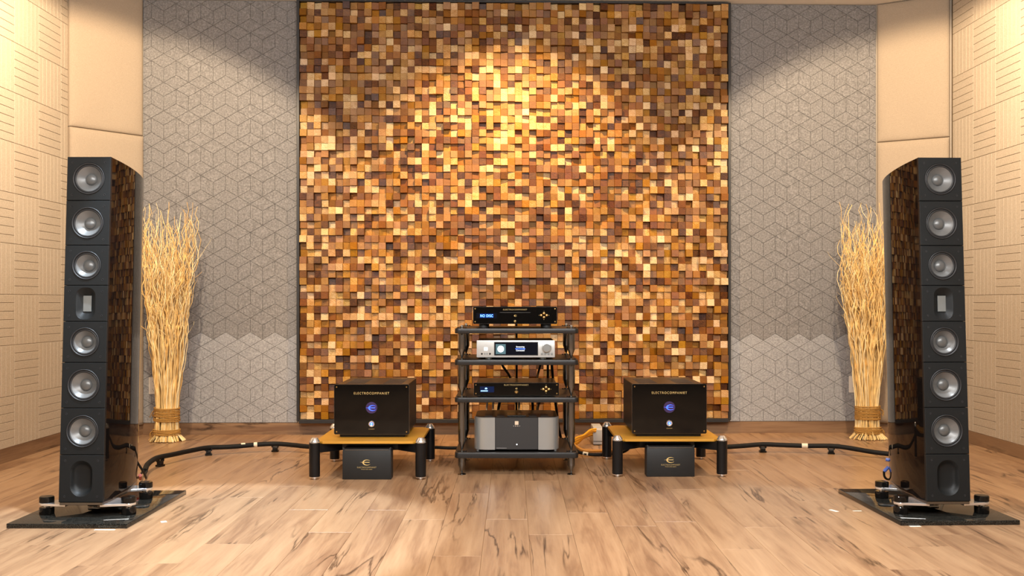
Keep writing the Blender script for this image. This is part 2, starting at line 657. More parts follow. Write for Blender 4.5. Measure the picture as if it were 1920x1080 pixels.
def tube(bm, pts, rad, seg=8, closed=False):
    n = len(pts)
    up = Vector((0.13, 0.31, 0.94))
    rings = []
    for i, p in enumerate(pts):
        p = Vector(p)
        if closed:
            t = Vector(pts[(i + 1) % n]) - Vector(pts[i - 1])
        else:
            t = Vector(pts[min(i + 1, n - 1)]) - Vector(pts[max(i - 1, 0)])
        t.normalize()
        if abs(t.dot(up)) > 0.97:
            up = Vector((0.95, 0.2, 0.1))
        a = t.cross(up).normalized()
        b = t.cross(a).normalized()
        r = rad[i] if isinstance(rad, (list, tuple)) else rad
        rings.append([bm.verts.new(p + a * math.cos(2 * PI * k / seg) * r + b * math.sin(2 * PI * k / seg) * r) for k in range(seg)])
    m = n if closed else n - 1
    for i in range(m):
        q = rings[(i + 1) % n]
        for k in range(seg):
            l = (k + 1) % seg
            bm.faces.new([rings[i][k], rings[i][l], q[l], q[k]])
    if not closed:
        bm.faces.new(rings[0][::-1])
        bm.faces.new(rings[-1])
    return bm


def round_rect(w, h, r, seg=6, cx=0, cy=0):
    out = []
    for sx, sy, a0 in ((1, 1, 0), (-1, 1, 90), (-1, -1, 180), (1, -1, 270)):
        for k in range(seg + 1):
            a = math.radians(a0 + 90 * k / seg)
            out.append((cx + sx * (w / 2 - r) + r * math.cos(a), cy + sy * (h / 2 - r) + r * math.sin(a)))
    return out


def lettering(name, body, mat, parent, loc, width=None, height=None, bold=0.0, thick=0.0004, spacing=1.0):
    """text standing upright, facing -Y, centred on loc"""
    cu = bpy.data.curves.new('text', 'FONT')
    cu.body = body
    cu.align_x = 'CENTER'
    cu.space_character = spacing
    cu.offset = bold
    cu.extrude = 0.01
    ob = bpy.data.objects.new('text', cu)
    COL.objects.link(ob)
    bpy.context.view_layer.update()
    me = bpy.data.meshes.new_from_object(ob)
    bpy.data.objects.remove(ob)
    bpy.data.curves.remove(cu)
    xs = [v.co.x for v in me.vertices]
    ys = [v.co.y for v in me.vertices]
    zs = [v.co.z for v in me.vertices]
    cx, cy = (min(xs) + max(xs)) / 2, (min(ys) + max(ys)) / 2
    sx = width / (max(xs) - min(xs)) if width else None
    sy = height / (max(ys) - min(ys)) if height else sx
    sx = sx or sy
    dz = max(zs) - min(zs)
    for v in me.vertices:
        x, y, z = v.co
        v.co = ((x - cx) * sx, -(z - min(zs)) / dz * thick, (y - cy) * sy)
    me.materials.clear()
    me.materials.append(MAT[mat])
    me.name = name
    return place(name, me, parent, loc)


def e_mark(name, mat, parent, loc, w, thick=0.0005):
    """the swung letter e with a spike to the left"""
    bm = B()
    n = 26
    outer, inner = [], []
    for i in range(n + 1):
        t = i / n
        a = math.radians(38 + t * (325 - 38))
        th = 0.018 + 0.075 * math.sin(PI * t) ** 0.8
        ox, oz = 0.50 * math.cos(a) * 0.78 + 0.12, 0.26 * math.sin(a)
        k = 1 - th / 0.36
        ix, iz = 0.50 * math.cos(a) * 0.78 * k + 0.12 + 0.02, 0.26 * math.sin(a) * k
        outer.append((ox, oz))
        inner.append((ix, iz))
    for i in range(n):
        q = [outer[i], outer[i + 1], inner[i + 1], inner[i]]
        prism(bm, [(x * w, z * w) for x, z in q], -thick, 0, 'Y')
    bar = [(-0.50, 0.02), (-0.1, 0.045), (0.36, 0.045), (0.40, 0.02), (0.36, -0.01), (-0.1, -0.01)]
    prism(bm, [(x * w, z * w) for x, z in bar], -thick, 0, 'Y')
    return finish(bm, name, mat, parent, smooth=0, loc=loc)


# ------------------------------------------------------------------ the setting
XL, XR = -3.172, 3.26
WROT = math.atan2(0.13, 5.59)
WC = Vector((0.0, 7.465, 0.0))           # middle of the back wall line


def wall_pt(u, out=0.0):
    """point on the back wall, u along it, out towards the room"""
    c, s = math.cos(WROT), math.sin(WROT)
    return Vector((WC.x + u * c + out * s, WC.y + u * s - out * c, 0))


def structure(o):
    o['kind'] = 'structure'
    return o


# floor: base slab with real boards
fl = structure(finish(box(B(), XL - 0.2, XR + 0.2, -2.4, 7.9, -0.12, -0.006), 'floor', 'plank_wood'))
PW, PL = 0.192, 1.27
rng = random.Random(3)


def board_mesh(w, l):
    bm = B()
    h = 0.0013
    box(bm, -w / 2 + 0.0003, w / 2 - 0.0003, -l / 2 + 0.0003, l / 2 - 0.0003, -0.006, 0.0)
    es = [e for e in bm.edges if all(v.co.z > -0.001 for v in e.verts)]
    bmesh.ops.bevel(bm, geom=es, offset=h, segments=1, affect='EDGES')
    return bm


tmp = finish(board_mesh(PW, PL), 'plank', 'plank_wood', smooth=0)
plank_me = tmp.data
bpy.data.objects.remove(tmp)
far_bm = B()
ncol = int((XR - XL) / PW) + 1
for c in range(ncol):
    x0 = XL - 0.02 + c * PW
    y = 7.86 - rng.random() * PL
    y1 = 7.86
    while y1 > -2.3:
        ln = y1 - y
        xc, yc = x0 + PW / 2, (y + y1) / 2
        if ln > 0.15:
            if y1 > 2.75:
                if abs(ln - PL) < 1e-6:
                    place('plank', plank_me, fl, (xc, yc, 0))
                else:
                    finish(board_mesh(PW, ln), 'plank', 'plank_wood', fl, smooth=0, loc=(xc, yc, 0))
            else:
                t = board_mesh(PW, ln)
                merge(far_bm, t, Matrix.Translation((xc, yc, 0)))
        y1 = y
        y = max(y1 - PL, -2.4)
        if y1 <= -2.35:
            break
fb = finish(far_bm, 'floor_boards', 'plank_wood', fl, smooth=0)
fb['kind'] = 'stuff'

structure(finish(box(B(), XL - 0.3, XR + 0.3, -2.5, 7.9, CEIL, CEIL + 0.15), 'ceiling', 'white_plaster'))
bw = finish(box(B(), -3.6, 3.6, 0.0, 0.2, 0.0, CEIL), 'wall_back', 'wall_paint', loc=WC)
bw.rotation_euler = (0, 0, WROT)
structure(bw)
structure(finish(box(B(), XL - 0.3, XR + 0.3, -2.6, -2.4, 0, CEIL), 'wall_front', 'dim_reflection_wall'))

BASE_H = 0.0885
TILE = 0.3207
GAP = 0.0022


def slat_mesh(l, w, t=0.010):
    """a felt slat lying in x (length) and z (width), front at y = -t"""
    bm = B()
    box(bm, -l / 2, l / 2, -t, 0.004, -w / 2, w / 2)
    es = [e for e in bm.edges if all(v.co.y < -t + 1e-4 for v in e.verts)]
    bmesh.ops.bevel(bm, geom=es, offset=0.0016, segments=1, affect='EDGES')
    return bm


def mesh_only(bm, name, mat):
    o = finish(bm, name, mat, smooth=0)
    me = o.data
    bpy.data.objects.remove(o)
    return me


SL_L, SL_W = TILE - GAP, (TILE - GAP - 5 * GAP) / 6
slat_h = mesh_only(slat_mesh(SL_L, SL_W), 'slat', 'felt_beige')
slat_v = mesh_only(slat_mesh(SL_W, SL_L), 'slat', 'felt_beige')


def side_wall(name, xw, facing, col0_y, first_partial, vert_rule, y_near, y_corner):
    """facing +1: wall on the left looking to +x; tiles are set on a thin backing"""
    bx0, bx1 = (xw - 0.2, xw - 0.010) if facing > 0 else (xw + 0.010, xw + 0.2)
    w = structure(finish(box(B(), bx0, bx1, -2.4, y_corner + 0.25, 0, CEIL), name, 'felt_backing'))
    rot = PI / 2 if facing > 0 else -PI / 2
    cols = []
    k = 0
    y = col0_y
    cols.append((y, min(y + TILE, y_corner + 0.02), -1))
    while y > y_near:
        cols.append((y - TILE, y, k))
        y -= TILE
        k += 1
    for (ya, yb, ci) in cols:
        for r in range(10):
            z0 = BASE_H + r * TILE
            zc = z0 + TILE / 2
            yc = (ya + yb) / 2
            vert = vert_rule(ci, r)
            near = ya > 5.6
            if near:
                back = finish(box(B(), -(yb - ya) / 2, (yb - ya) / 2, 0.001, 0.009, -TILE / 2, TILE / 2), 'wall_tile', 'felt_backing', w, smooth=0)
                back.location = (xw, yc, zc)
                back.rotation_euler = (0, 0, rot)
                for i in range(6):
                    o = -TILE / 2 + GAP / 2 + SL_W / 2 + i * (SL_W + GAP)
                    full = abs((yb - ya) - TILE) < 1e-4
                    if full:
                        place('slat', slat_v if vert else slat_h, back, (o, 0, 0) if vert else (0, 0, o))
                    elif not vert:
                        finish(slat_mesh(yb - ya - GAP, SL_W), 'slat', 'felt_beige', back, smooth=0, loc=(0, 0, o))
                    else:
                        # partial tile: only the slats next to the full column
                        xx = (-(yb - ya) / 2 if facing > 0 else (yb - ya) / 2) + (1 if facing > 0 else -1) * (GAP / 2 + SL_W / 2 + i * (SL_W + GAP))
                        if abs(xx) < (yb - ya) / 2:
                            place('slat', slat_v, back, (xx, 0, 0))
            else:
                bm = B()
                for i in range(6):
                    o = -TILE / 2 + GAP / 2 + SL_W / 2 + i * (SL_W + GAP)
                    t = slat_mesh(SL_W, SL_L) if vert else slat_mesh(SL_L, SL_W)
                    merge(bm, t, Matrix.Translation((o, 0, 0) if vert else (0, 0, o)))
                q = finish(bm, 'wall_tile', 'felt_beige', w, smooth=0)
                q['kind'] = 'stuff'
                q.location = (xw, yc, zc)
                q.rotation_euler = (0, 0, rot)
    # plain felt further towards the listening end
    q = finish(box(B(), -(y + 2.4) / 2, (y + 2.4) / 2, -0.010, 0.009, 0, CEIL - BASE_H - 0.001), 'felt_sheet', 'felt_beige', w, smooth=0)
    q.location = (xw, (y - 2.4) / 2, BASE_H)
    q.rotation_euler = (0, 0, rot)
    return w


# left: columns k = 0 is y 6.545..6.866
side_wall('wall_left', XL, +1, 6.866, True, lambda c, r: (c + r) % 2 == 1, 4.7, 6.965)
side_wall('wall_right', XR, -1, 6.901, True, lambda c, r: (c + r) % 2 == 1, 4.7, 7.262)

CL0, CL1 = Vector((XL, 6.965, 0)), Vector((-2.79, 7.400, 0))
CR0, CR1 = Vector((2.80, 7.530, 0)), Vector((XR, 7.262, 0))


def slab_between(name, p, q, z0, z1, t, mat, front=0.0):
    """box whose front face runs from p to q (p to the left as seen from the room)"""
    d = (q - p)
    L = d.length
    ang = math.atan2(d.y, d.x)
    o = finish(box(B(), -L / 2, L / 2, -front, t, z0, z1), name, mat, smooth=0, loc=((p + q) / 2))
    o.rotation_euler = (0, 0, ang)
    return o


structure(slab_between('wall_corner_left', CL0, CL1, 0, CEIL, 0.3, 'wall_paint'))
structure(slab_between('wall_corner_right', CR0, CR1, 0, CEIL, 0.3, 'wall_paint'))

SK = 0.014
for nm, p, q in (('baseboard_corner_left', CL0, CL1), ('baseboard_back', wall_pt(-2.80), wall_pt(2.81)), ('baseboard_corner_right', CR0, CR1)):
    structure(slab_between(nm, p, q, 0.0, BASE_H, 0.0, 'skirting_wood', SK))
o = finish(box(B(), XL, XL + SK, -2.4, 6.965, 0, BASE_H), 'baseboard_left', 'skirting_wood_side', smooth=0)
structure(o)
o = finish(box(B(), XR - SK, XR, -2.4, 7.26, 0, BASE_H), 'baseboard_right', 'skirting_wood_side', smooth=0)
structure(o)


# ------------------------------------------------------------------ padded corner panels
def padded(p, q, z0, z1, depth, label):
    d = q - p
    L = d.length - 0.022
    nu, nv = 16, 28
    bm = B()
    H = z1 - z0
    grid = []
    for j in range(nv + 1):
        v = j / nv
        v = 0.5 - 0.5 * math.cos(PI * v)
        row = []
        for i in range(nu + 1):
            u = 0.5 - 0.5 * math.cos(PI * i / nu)
            eu = min(u, 1 - u) * L
            ev = min(v, 1 - v) * H
            k = min(1.0, min(eu, ev) / 0.05)
            b = depth * (0.55 + 0.45 * math.sqrt(max(0, 1 - (1 - k) ** 2)))
            b += 0.004 * math.sin(u * 9 + v * 4) * k * math.exp(-((v - 0.12) / 0.12) ** 2)
            row.append(bm.verts.new(((u - 0.5) * L, -b, z0 + v * H)))
        grid.append(row)
    for j in range(nv):
        for i in range(nu):
            bm.faces.new([grid[j][i], grid[j][i + 1], grid[j + 1][i + 1], grid[j + 1][i]])
    rim = grid[0] + [r[-1] for r in grid[1:]] + grid[-1][-2::-1] + [r[0] for r in grid[-2:0:-1]]
    back = [bm.verts.new((v.co.x, 0.0, v.co.z)) for v in rim]
    n = len(rim)
    for i in range(n):
        j = (i + 1) % n
        bm.faces.new([rim[i], back[i], back[j], rim[j]])
    o = finish(bm, 'fabric_panel', 'beige_fabric', smooth=50, loc=(p + q) / 2)
    o.rotation_euler = (0, 0, math.atan2(d.y, d.x))
    return tag(o, label, 'wall panel', 'padded corner panels')


padded(CL0, CL1, 2.255, CEIL - 0.004, 0.035, 'upper padded beige fabric panel in the corner behind the left speaker')
padded(CL0, CL1, 0.078, 2.250, 0.05, 'tall lower padded beige fabric panel directly behind the left speaker')
padded(CR0, CR1, 2.228, CEIL - 0.004, 0.035, 'upper padded beige fabric panel in the corner behind the right speaker')
padded(CR0, CR1, 0.078, 2.223, 0.05, 'tall lower padded beige fabric panel directly behind the right speaker')


# ------------------------------------------------------------------ grey felt panels with rhombus pattern
def clip_poly(poly, x0, x1, y0, y1):
    def cut(pts, f):
        out = []
        for i in range(len(pts)):
            a, b = pts[i - 1], pts[i]
            fa, fb = f(a), f(b)
            if (fa >= 0) != (fb >= 0):
                t = fa / (fa - fb)
                out.append((a[0] + (b[0] - a[0]) * t, a[1] + (b[1] - a[1]) * t))
            if fb >= 0:
                out.append(b)
        return out
    for f in (lambda p: p[0] - x0, lambda p: x1 - p[0], lambda p: p[1] - y0, lambda p: y1 - p[1]):
        if len(poly) < 3:
            return []
        poly = cut(poly, f)
    return poly


def area(poly):
    return abs(sum(poly[i - 1][0] * poly[i][1] - poly[i][0] * poly[i - 1][1] for i in range(len(poly)))) / 2


def inset(poly, d):
    """move each edge of a convex polygon inwards"""
    n = len(poly)
    if sum(poly[i - 1][0] * poly[i][1] - poly[i][0] * poly[i - 1][1] for i in range(n)) < 0:
        poly = poly[::-1]
    lines = []
    for i in range(n):
        a, b = poly[i], poly[(i + 1) % n]
        dx, dy = b[0] - a[0], b[1] - a[1]
        L = math.hypot(dx, dy)
        if L < 1e-6:
            continue
        nx, ny = -dy / L, dx / L
        lines.append((a[0] + nx * d, a[1] + ny * d, dx / L, dy / L))
    out = []
    m = len(lines)
    for i in range(m):
        x1, y1, dx1, dy1 = lines[i - 1]
        x2, y2, dx2, dy2 = lines[i]
        den = dx1 * dy2 - dy1 * dx2
        if abs(den) < 1e-7:
            out.append((x2, y2))
            continue
        t = ((x2 - x1) * dy2 - (y2 - y1) * dx2) / den
        out.append((x1 + dx1 * t, y1 + dy1 * t))
    return out


def felt_piece(poly, t):
    bm = B()
    a = [bm.verts.new((x, 0.0, z)) for x, z in poly]
    top = inset(poly, 0.0011)
    n = min(len(top), len(poly))
    if len(top) != len(poly) or area(top) < 1e-5:
        return None
    b = [bm.verts.new((x, -t + 0.001, z)) for x, z in poly]
    c = [bm.verts.new((x, -t, z)) for x, z in top]
    for i in range(n):
        j = (i + 1) % n
        bm.faces.new([a[i], a[j], b[j], b[i]])
        bm.faces.new([b[i], b[j], c[j], c[i]])
    bm.faces.new(c)
    return bm


def felt_panel(u0, u1, z0, z1, zb0, zb1, apex_u, apex_z, hx, hz, upper, seam, label, mat):
    """cube pattern of rhombi; seam: height of the zigzag apexes between the upper and the lower sheet"""
    p = wall_pt((u0 + u1) / 2, 0.0)
    root = thing('acoustic_panel', label, 'wall panel', p, WROT, 'grey felt wall panels')
    w = u1 - u0
    uc = (u0 + u1) / 2
    finish(box(B(), -w / 2, w / 2, -0.010, -0.0005, zb0, zb1), 'backing', 'felt_grey_backing', root, smooth=0)
    cells = []
    for j in range(-24, 24):
        for i in range(-14, 14):
            ax = apex_u + i * 2 * hx
            az = apex_z - j * 4 * hz
            cells.append([(ax, az), (ax + hx, az - hz), (ax, az - 2 * hz), (ax - hx, az - hz)])
            cells.append([(ax + hx, az - hz), (ax + 2 * hx, az - 2 * hz), (ax + hx, az - 3 * hz), (ax, az - 2 * hz)])
            cells.append([(ax, az - 2 * hz), (ax + hx, az - 3 * hz), (ax + hx, az - 5 * hz), (ax, az - 4 * hz)])
            cells.append([(ax + hx, az - 3 * hz), (ax + 2 * hx, az - 2 * hz), (ax + 2 * hx, az - 4 * hz), (ax + hx, az - 5 * hz)])
    if upper:
        cells = [c for c in cells if sum(q[1] for q in c) / 4 > seam]
    else:
        top = apex_z + 4 * hz
        cells = [c for c in cells if sum(q[1] for q in c) / 4 < top]
        for i in range(-14, 14):
            ax = apex_u + i * 2 * hx
            cells.append([(ax + hx, top + hz), (ax + 2 * hx, top), (ax + hx, top - hz), (ax, top)])
    made = {}
    for c in cells:
        q = clip_poly([(x - uc, z) for x, z in c], -w / 2 + 0.001, w / 2 - 0.001, z0 + 0.001, z1 - 0.001)
        if len(q) < 3 or area(q) < 2.5e-4:
            continue
        q = inset(q, 0.0010)
        qq = []
        for pnt in q:
            if not qq or math.hypot(pnt[0] - qq[-1][0], pnt[1] - qq[-1][1]) > 0.004:
                qq.append(pnt)
        if len(qq) > 3 and math.hypot(qq[0][0] - qq[-1][0], qq[0][1] - qq[-1][1]) < 0.004:
            qq.pop()
        if len(qq) < 3:
            continue
        mx = sum(a[0] for a in qq) / len(qq)
        mz = sum(a[1] for a in qq) / len(qq)
        loc_poly = [(round(a[0] - mx, 5), round(a[1] - mz, 5)) for a in qq]
        key = tuple(loc_poly)
        if key not in made:
            bm = felt_piece(loc_poly, 0.006)
            made[key] = mesh_only(bm, 'felt_tile', mat) if bm else None
        if made[key]:
            place('felt_tile', made[key], root, (mx, -0.009, mz))
    return root


# left pair, then right pair; the lower sheet sits half a rhombus out of step with the upper one
for side, u0, u1, s_, ax, ay, hx, hz in (('left', -2.785, -1.625, 249.0, 374.6, 301.0, 0.0928, 0.0539),
                                         ('right', 1.665, 2.795, 245.5, 1544.2, 312.0, 0.0911, 0.0532)):
    au, az = (ax - 960) / s_, 1.0 + (567 - ay) / s_
    zs = az - 24 * hz                       # apexes of the seam, six pattern rows further down
    felt_panel(u0, u1, zs - hz - 0.002, CEIL - 0.004, zs - hz, CEIL - 0.004, au, az, hx, hz, True, zs,
               'large grey felt wall panel with cube pattern %s of the wood wall, upper sheet' % side, 'felt_grey')
    felt_panel(u0, u1, BASE_H + 0.001, zs + 0.002, BASE_H + 0.001, zs - hz - 0.001, au + hx, zs - 5 * hz, hx, hz, False, 0,
               'low paler grey felt sheet beneath the patterned panel, %s of the wood wall' % side, 'felt_grey_pale')

# ------------------------------------------------------------------ wood block panel
WB_U0, WB_U1 = -1.62, 1.66
WB_Z0, WB_Z1 = 0.118, 3.275
panel = thing('wood_block_panel', 'large wooden skyline diffuser of square end-grain blocks in a thin black frame', 'wall panel',
              wall_pt((WB_U0 + WB_U1) / 2), WROT)
W = WB_U1 - WB_U0
FR = 0.02
fdep = 0.075
finish(box(B(), -W / 2 + 0.004, W / 2 - 0.004, -0.022, 0.0, WB_Z0 + 0.004, WB_Z1 - 0.002), 'backing', 'panel_backing', panel, smooth=0)
finish(box(B(), -W / 2, -W / 2 + FR, -fdep, 0.0, WB_Z0 - 0.012, WB_Z1, 0.002), 'frame_bar', 'black_frame', panel, smooth=0)
finish(box(B(), W / 2 - FR, W / 2, -fdep, 0.0, WB_Z0 - 0.012, WB_Z1, 0.002), 'frame_bar', 'black_frame', panel, smooth=0)
finish(box(B(), -W / 2 + FR, W / 2 - FR, -fdep, 0.0, WB_Z1 - 0.012, WB_Z1, 0.002), 'frame_bar', 'black_frame', panel, smooth=0)
finish(box(B(), -W / 2 + FR, W / 2 - FR, -fdep - 0.012, 0.0, WB_Z0 - 0.026, WB_Z0 + 0.002, 0.002), 'frame_bar', 'black_frame', panel, smooth=0)

NC, NR = 60, 59
bx0, bx1 = -W / 2 + FR + 0.002, W / 2 - FR - 0.002
bz0, bz1 = WB_Z0 + 0.003, WB_Z1 - 0.014
px_, pz_ = (bx1 - bx0) / NC, (bz1 - bz0) / NR
brng = random.Random(11)


def block_geo(w, h, d, sx, sz):
    """(verts, faces) of one block, back at y = 0, tilted front"""
    g = 0.0005
    x, z = w / 2 - g, h / 2 - g
    ch = 0.0012
    vs, fs = [], []
    for (a, b) in ((-x, -z), (x, -z), (x, z), (-x, z)):
        vs.append((a, 0.0, b))
    for (a, b) in ((-x, -z), (x, -z), (x, z), (-x, z)):
        vs.append((a, -(d + sx * a + sz * b) + ch, b))
    for (a, b) in ((-x + ch, -z + ch), (x - ch, -z + ch), (x - ch, z - ch), (-x + ch, z - ch)):
        vs.append((a, -(d + sx * a + sz * b), b))
    for i in range(4):
        j = (i + 1) % 4
        fs.append((i, j, 4 + j, 4 + i))
        fs.append((4 + i, 4 + j, 8 + j, 8 + i))
    fs.append((8, 9, 10, 11))
    return vs, fs


def rand_block():
    k = brng.random()
    d = 0.018 + 0.052 * k
    amp = 0.20
    return d, brng.uniform(-amp, amp), brng.uniform(-amp, amp) * 0.9


# which blocks are nearest the camera and not behind the equipment
order = []
for r in range(NR):
    for c in range(NC):
        lx = bx0 + (c + 0.5) * px_
        z = bz0 + (r + 0.5) * pz_
        P = wall_pt((WB_U0 + WB_U1) / 2 + lx, 0.05)
        ix, iy = 960 + 1836 * P.x / P.y, 567 - 1836 * (z - 1.0) / P.y
        hidden = (840 < ix < 1095 and iy > 565) or (615 < ix < 785 and iy > 695) or (1160 < ix < 1330 and iy > 695)
        if not hidden:
            order.append((math.hypot(P.x, P.y, z - 1.0), r, c))
order.sort()
single = set((r, c) for _, r, c in order[:300])
variants = []
for i in range(24):
    d, sx, sz = rand_block()
    v, f = block_geo(px_, pz_, d, sx, sz)
    me = bpy.data.meshes.new('block')
    me.from_pydata(v, [], f)
    me.materials.append(MAT['block_wood'])
    variants.append(me)
sv, sf = [], []
for r in range(NR):
    for c in range(NC):
        lx = bx0 + (c + 0.5) * px_
        z = bz0 + (r + 0.5) * pz_
        if (r, c) in single:
            place('block', brng.choice(variants), panel, (lx, -0.02, z))
        else:
            d, sx, sz = rand_block()
            v, f = block_geo(px_, pz_, d, sx, sz)
            b0 = len(sv)
            sv += [(a + lx, b - 0.02, q + z) for a, b, q in v]
            sf += [tuple(k + b0 for k in ff) for ff in f]
me = bpy.data.meshes.new('block_field')
me.from_pydata(sv, [], sf)
me.materials.append(MAT['block_wood'])
o = place('block_field', me, panel)
o['kind'] = 'stuff'

# ------------------------------------------------------------------ tower speakers
CAB_W, CAB_H, LEAN = 0.202, 1.590, math.radians(3.24)
CAB_Z = 0.068                        # above the stone slab
FRACT = [0.0, 0.1354, 0.2692, 0.4, 0.5185, 0.623, 0.74, 0.871, 1.0]   # joints from the bottom


def lean(bm):
    """tip the upright geometry back about its front bottom edge"""
    R = Matrix.Translation((0, 0, CAB_Z)) @ Matrix.Rotation(-LEAN, 4, 'X') @ Matrix.Translation((0, 0, -CAB_Z))
    bmesh.ops.transform(bm, matrix=R, verts=bm.verts)
    return bm


def ray_rect(a, w, h):
    c, s = abs(math.cos(a)), abs(math.sin(a))
    return min(w / 2 / c if c > 1e-9 else 1e9, h / 2 / s if s > 1e-9 else 1e9)


def ray_stadium(a, w, h, r):
    """rounded rectangle with corner radius r, distance from centre along a"""
    lo, hi = 0.0, max(w, h)
    for _ in range(30):
        m = (lo + hi) / 2
        x, z = abs(m * math.cos(a)), abs(m * math.sin(a))
        qx, qz = x - (w / 2 - r), z - (h / 2 - r)
        d = math.hypot(max(qx, 0), max(qz, 0)) + min(max(qx, qz), 0) - r
        if d < 0:
            lo = m
        else:
            hi = m
    return lo


def holed_plate(w, h, zc, hole, t=0.018, ch=0.0022, hz=0.0):
    """front plate (front at y = 0) with a hole; hole(angle) -> radius, centred at zc + hz"""
    bm = B()
    angs = sorted(set([2 * PI * i / 64 for i in range(64)] +
                      [math.atan2(sz * h / 2 - hz, sx * w / 2) % (2 * PI) for sx in (-1, 1) for sz in (-1, 1)]))

    def edge(a, w, h):
        c, s = math.cos(a), math.sin(a)
        best = 1e9
        if abs(c) > 1e-9:
            best = min(best, (w / 2) / abs(c))
        if s > 1e-9:
            best = min(best, (h / 2 - hz) / s)
        if s < -1e-9:
            best = min(best, (h / 2 + hz) / -s)
        return best
    rings = []
    z0 = zc + hz
    for kind in ('back', 'side', 'front', 'lip', 'in'):
        ring = []
        for a in angs:
            if kind == 'back':
                r, y = edge(a, w, h), t
            elif kind == 'side':
                r, y = edge(a, w, h), ch
            elif kind == 'front':
                r, y = edge(a, w - 2 * ch, h - 2 * ch), 0.0
            elif kind == 'lip':
                r, y = hole(a) + 0.0012, 0.0
            else:
                r, y = hole(a), 0.0012
            ring.append(bm.verts.new((r * math.cos(a), y, z0 + r * math.sin(a))))
        rings.append(ring)
    rings.append([bm.verts.new((v.co.x, t, v.co.z)) for v in rings[-1]])
    n = len(angs)
    for k in range(len(rings) - 1):
        for i in range(n):
            j = (i + 1) % n
            bm.faces.new([rings[k][i], rings[k][j], rings[k + 1][j], rings[k + 1][i]])
    return bm


def cabinet_profile():
    key = [(0.020, 0.0985), (0.10, 0.0985), (0.20, 0.0945), (0.30, 0.0855), (0.40, 0.0715), (0.48, 0.0565), (0.54, 0.0415), (0.60, 0.024), (0.635, 0.012)]
    pts = smooth_path([(a, b, 0) for a, b in key], 4)
    return [(p.x, p.y) for p in pts]


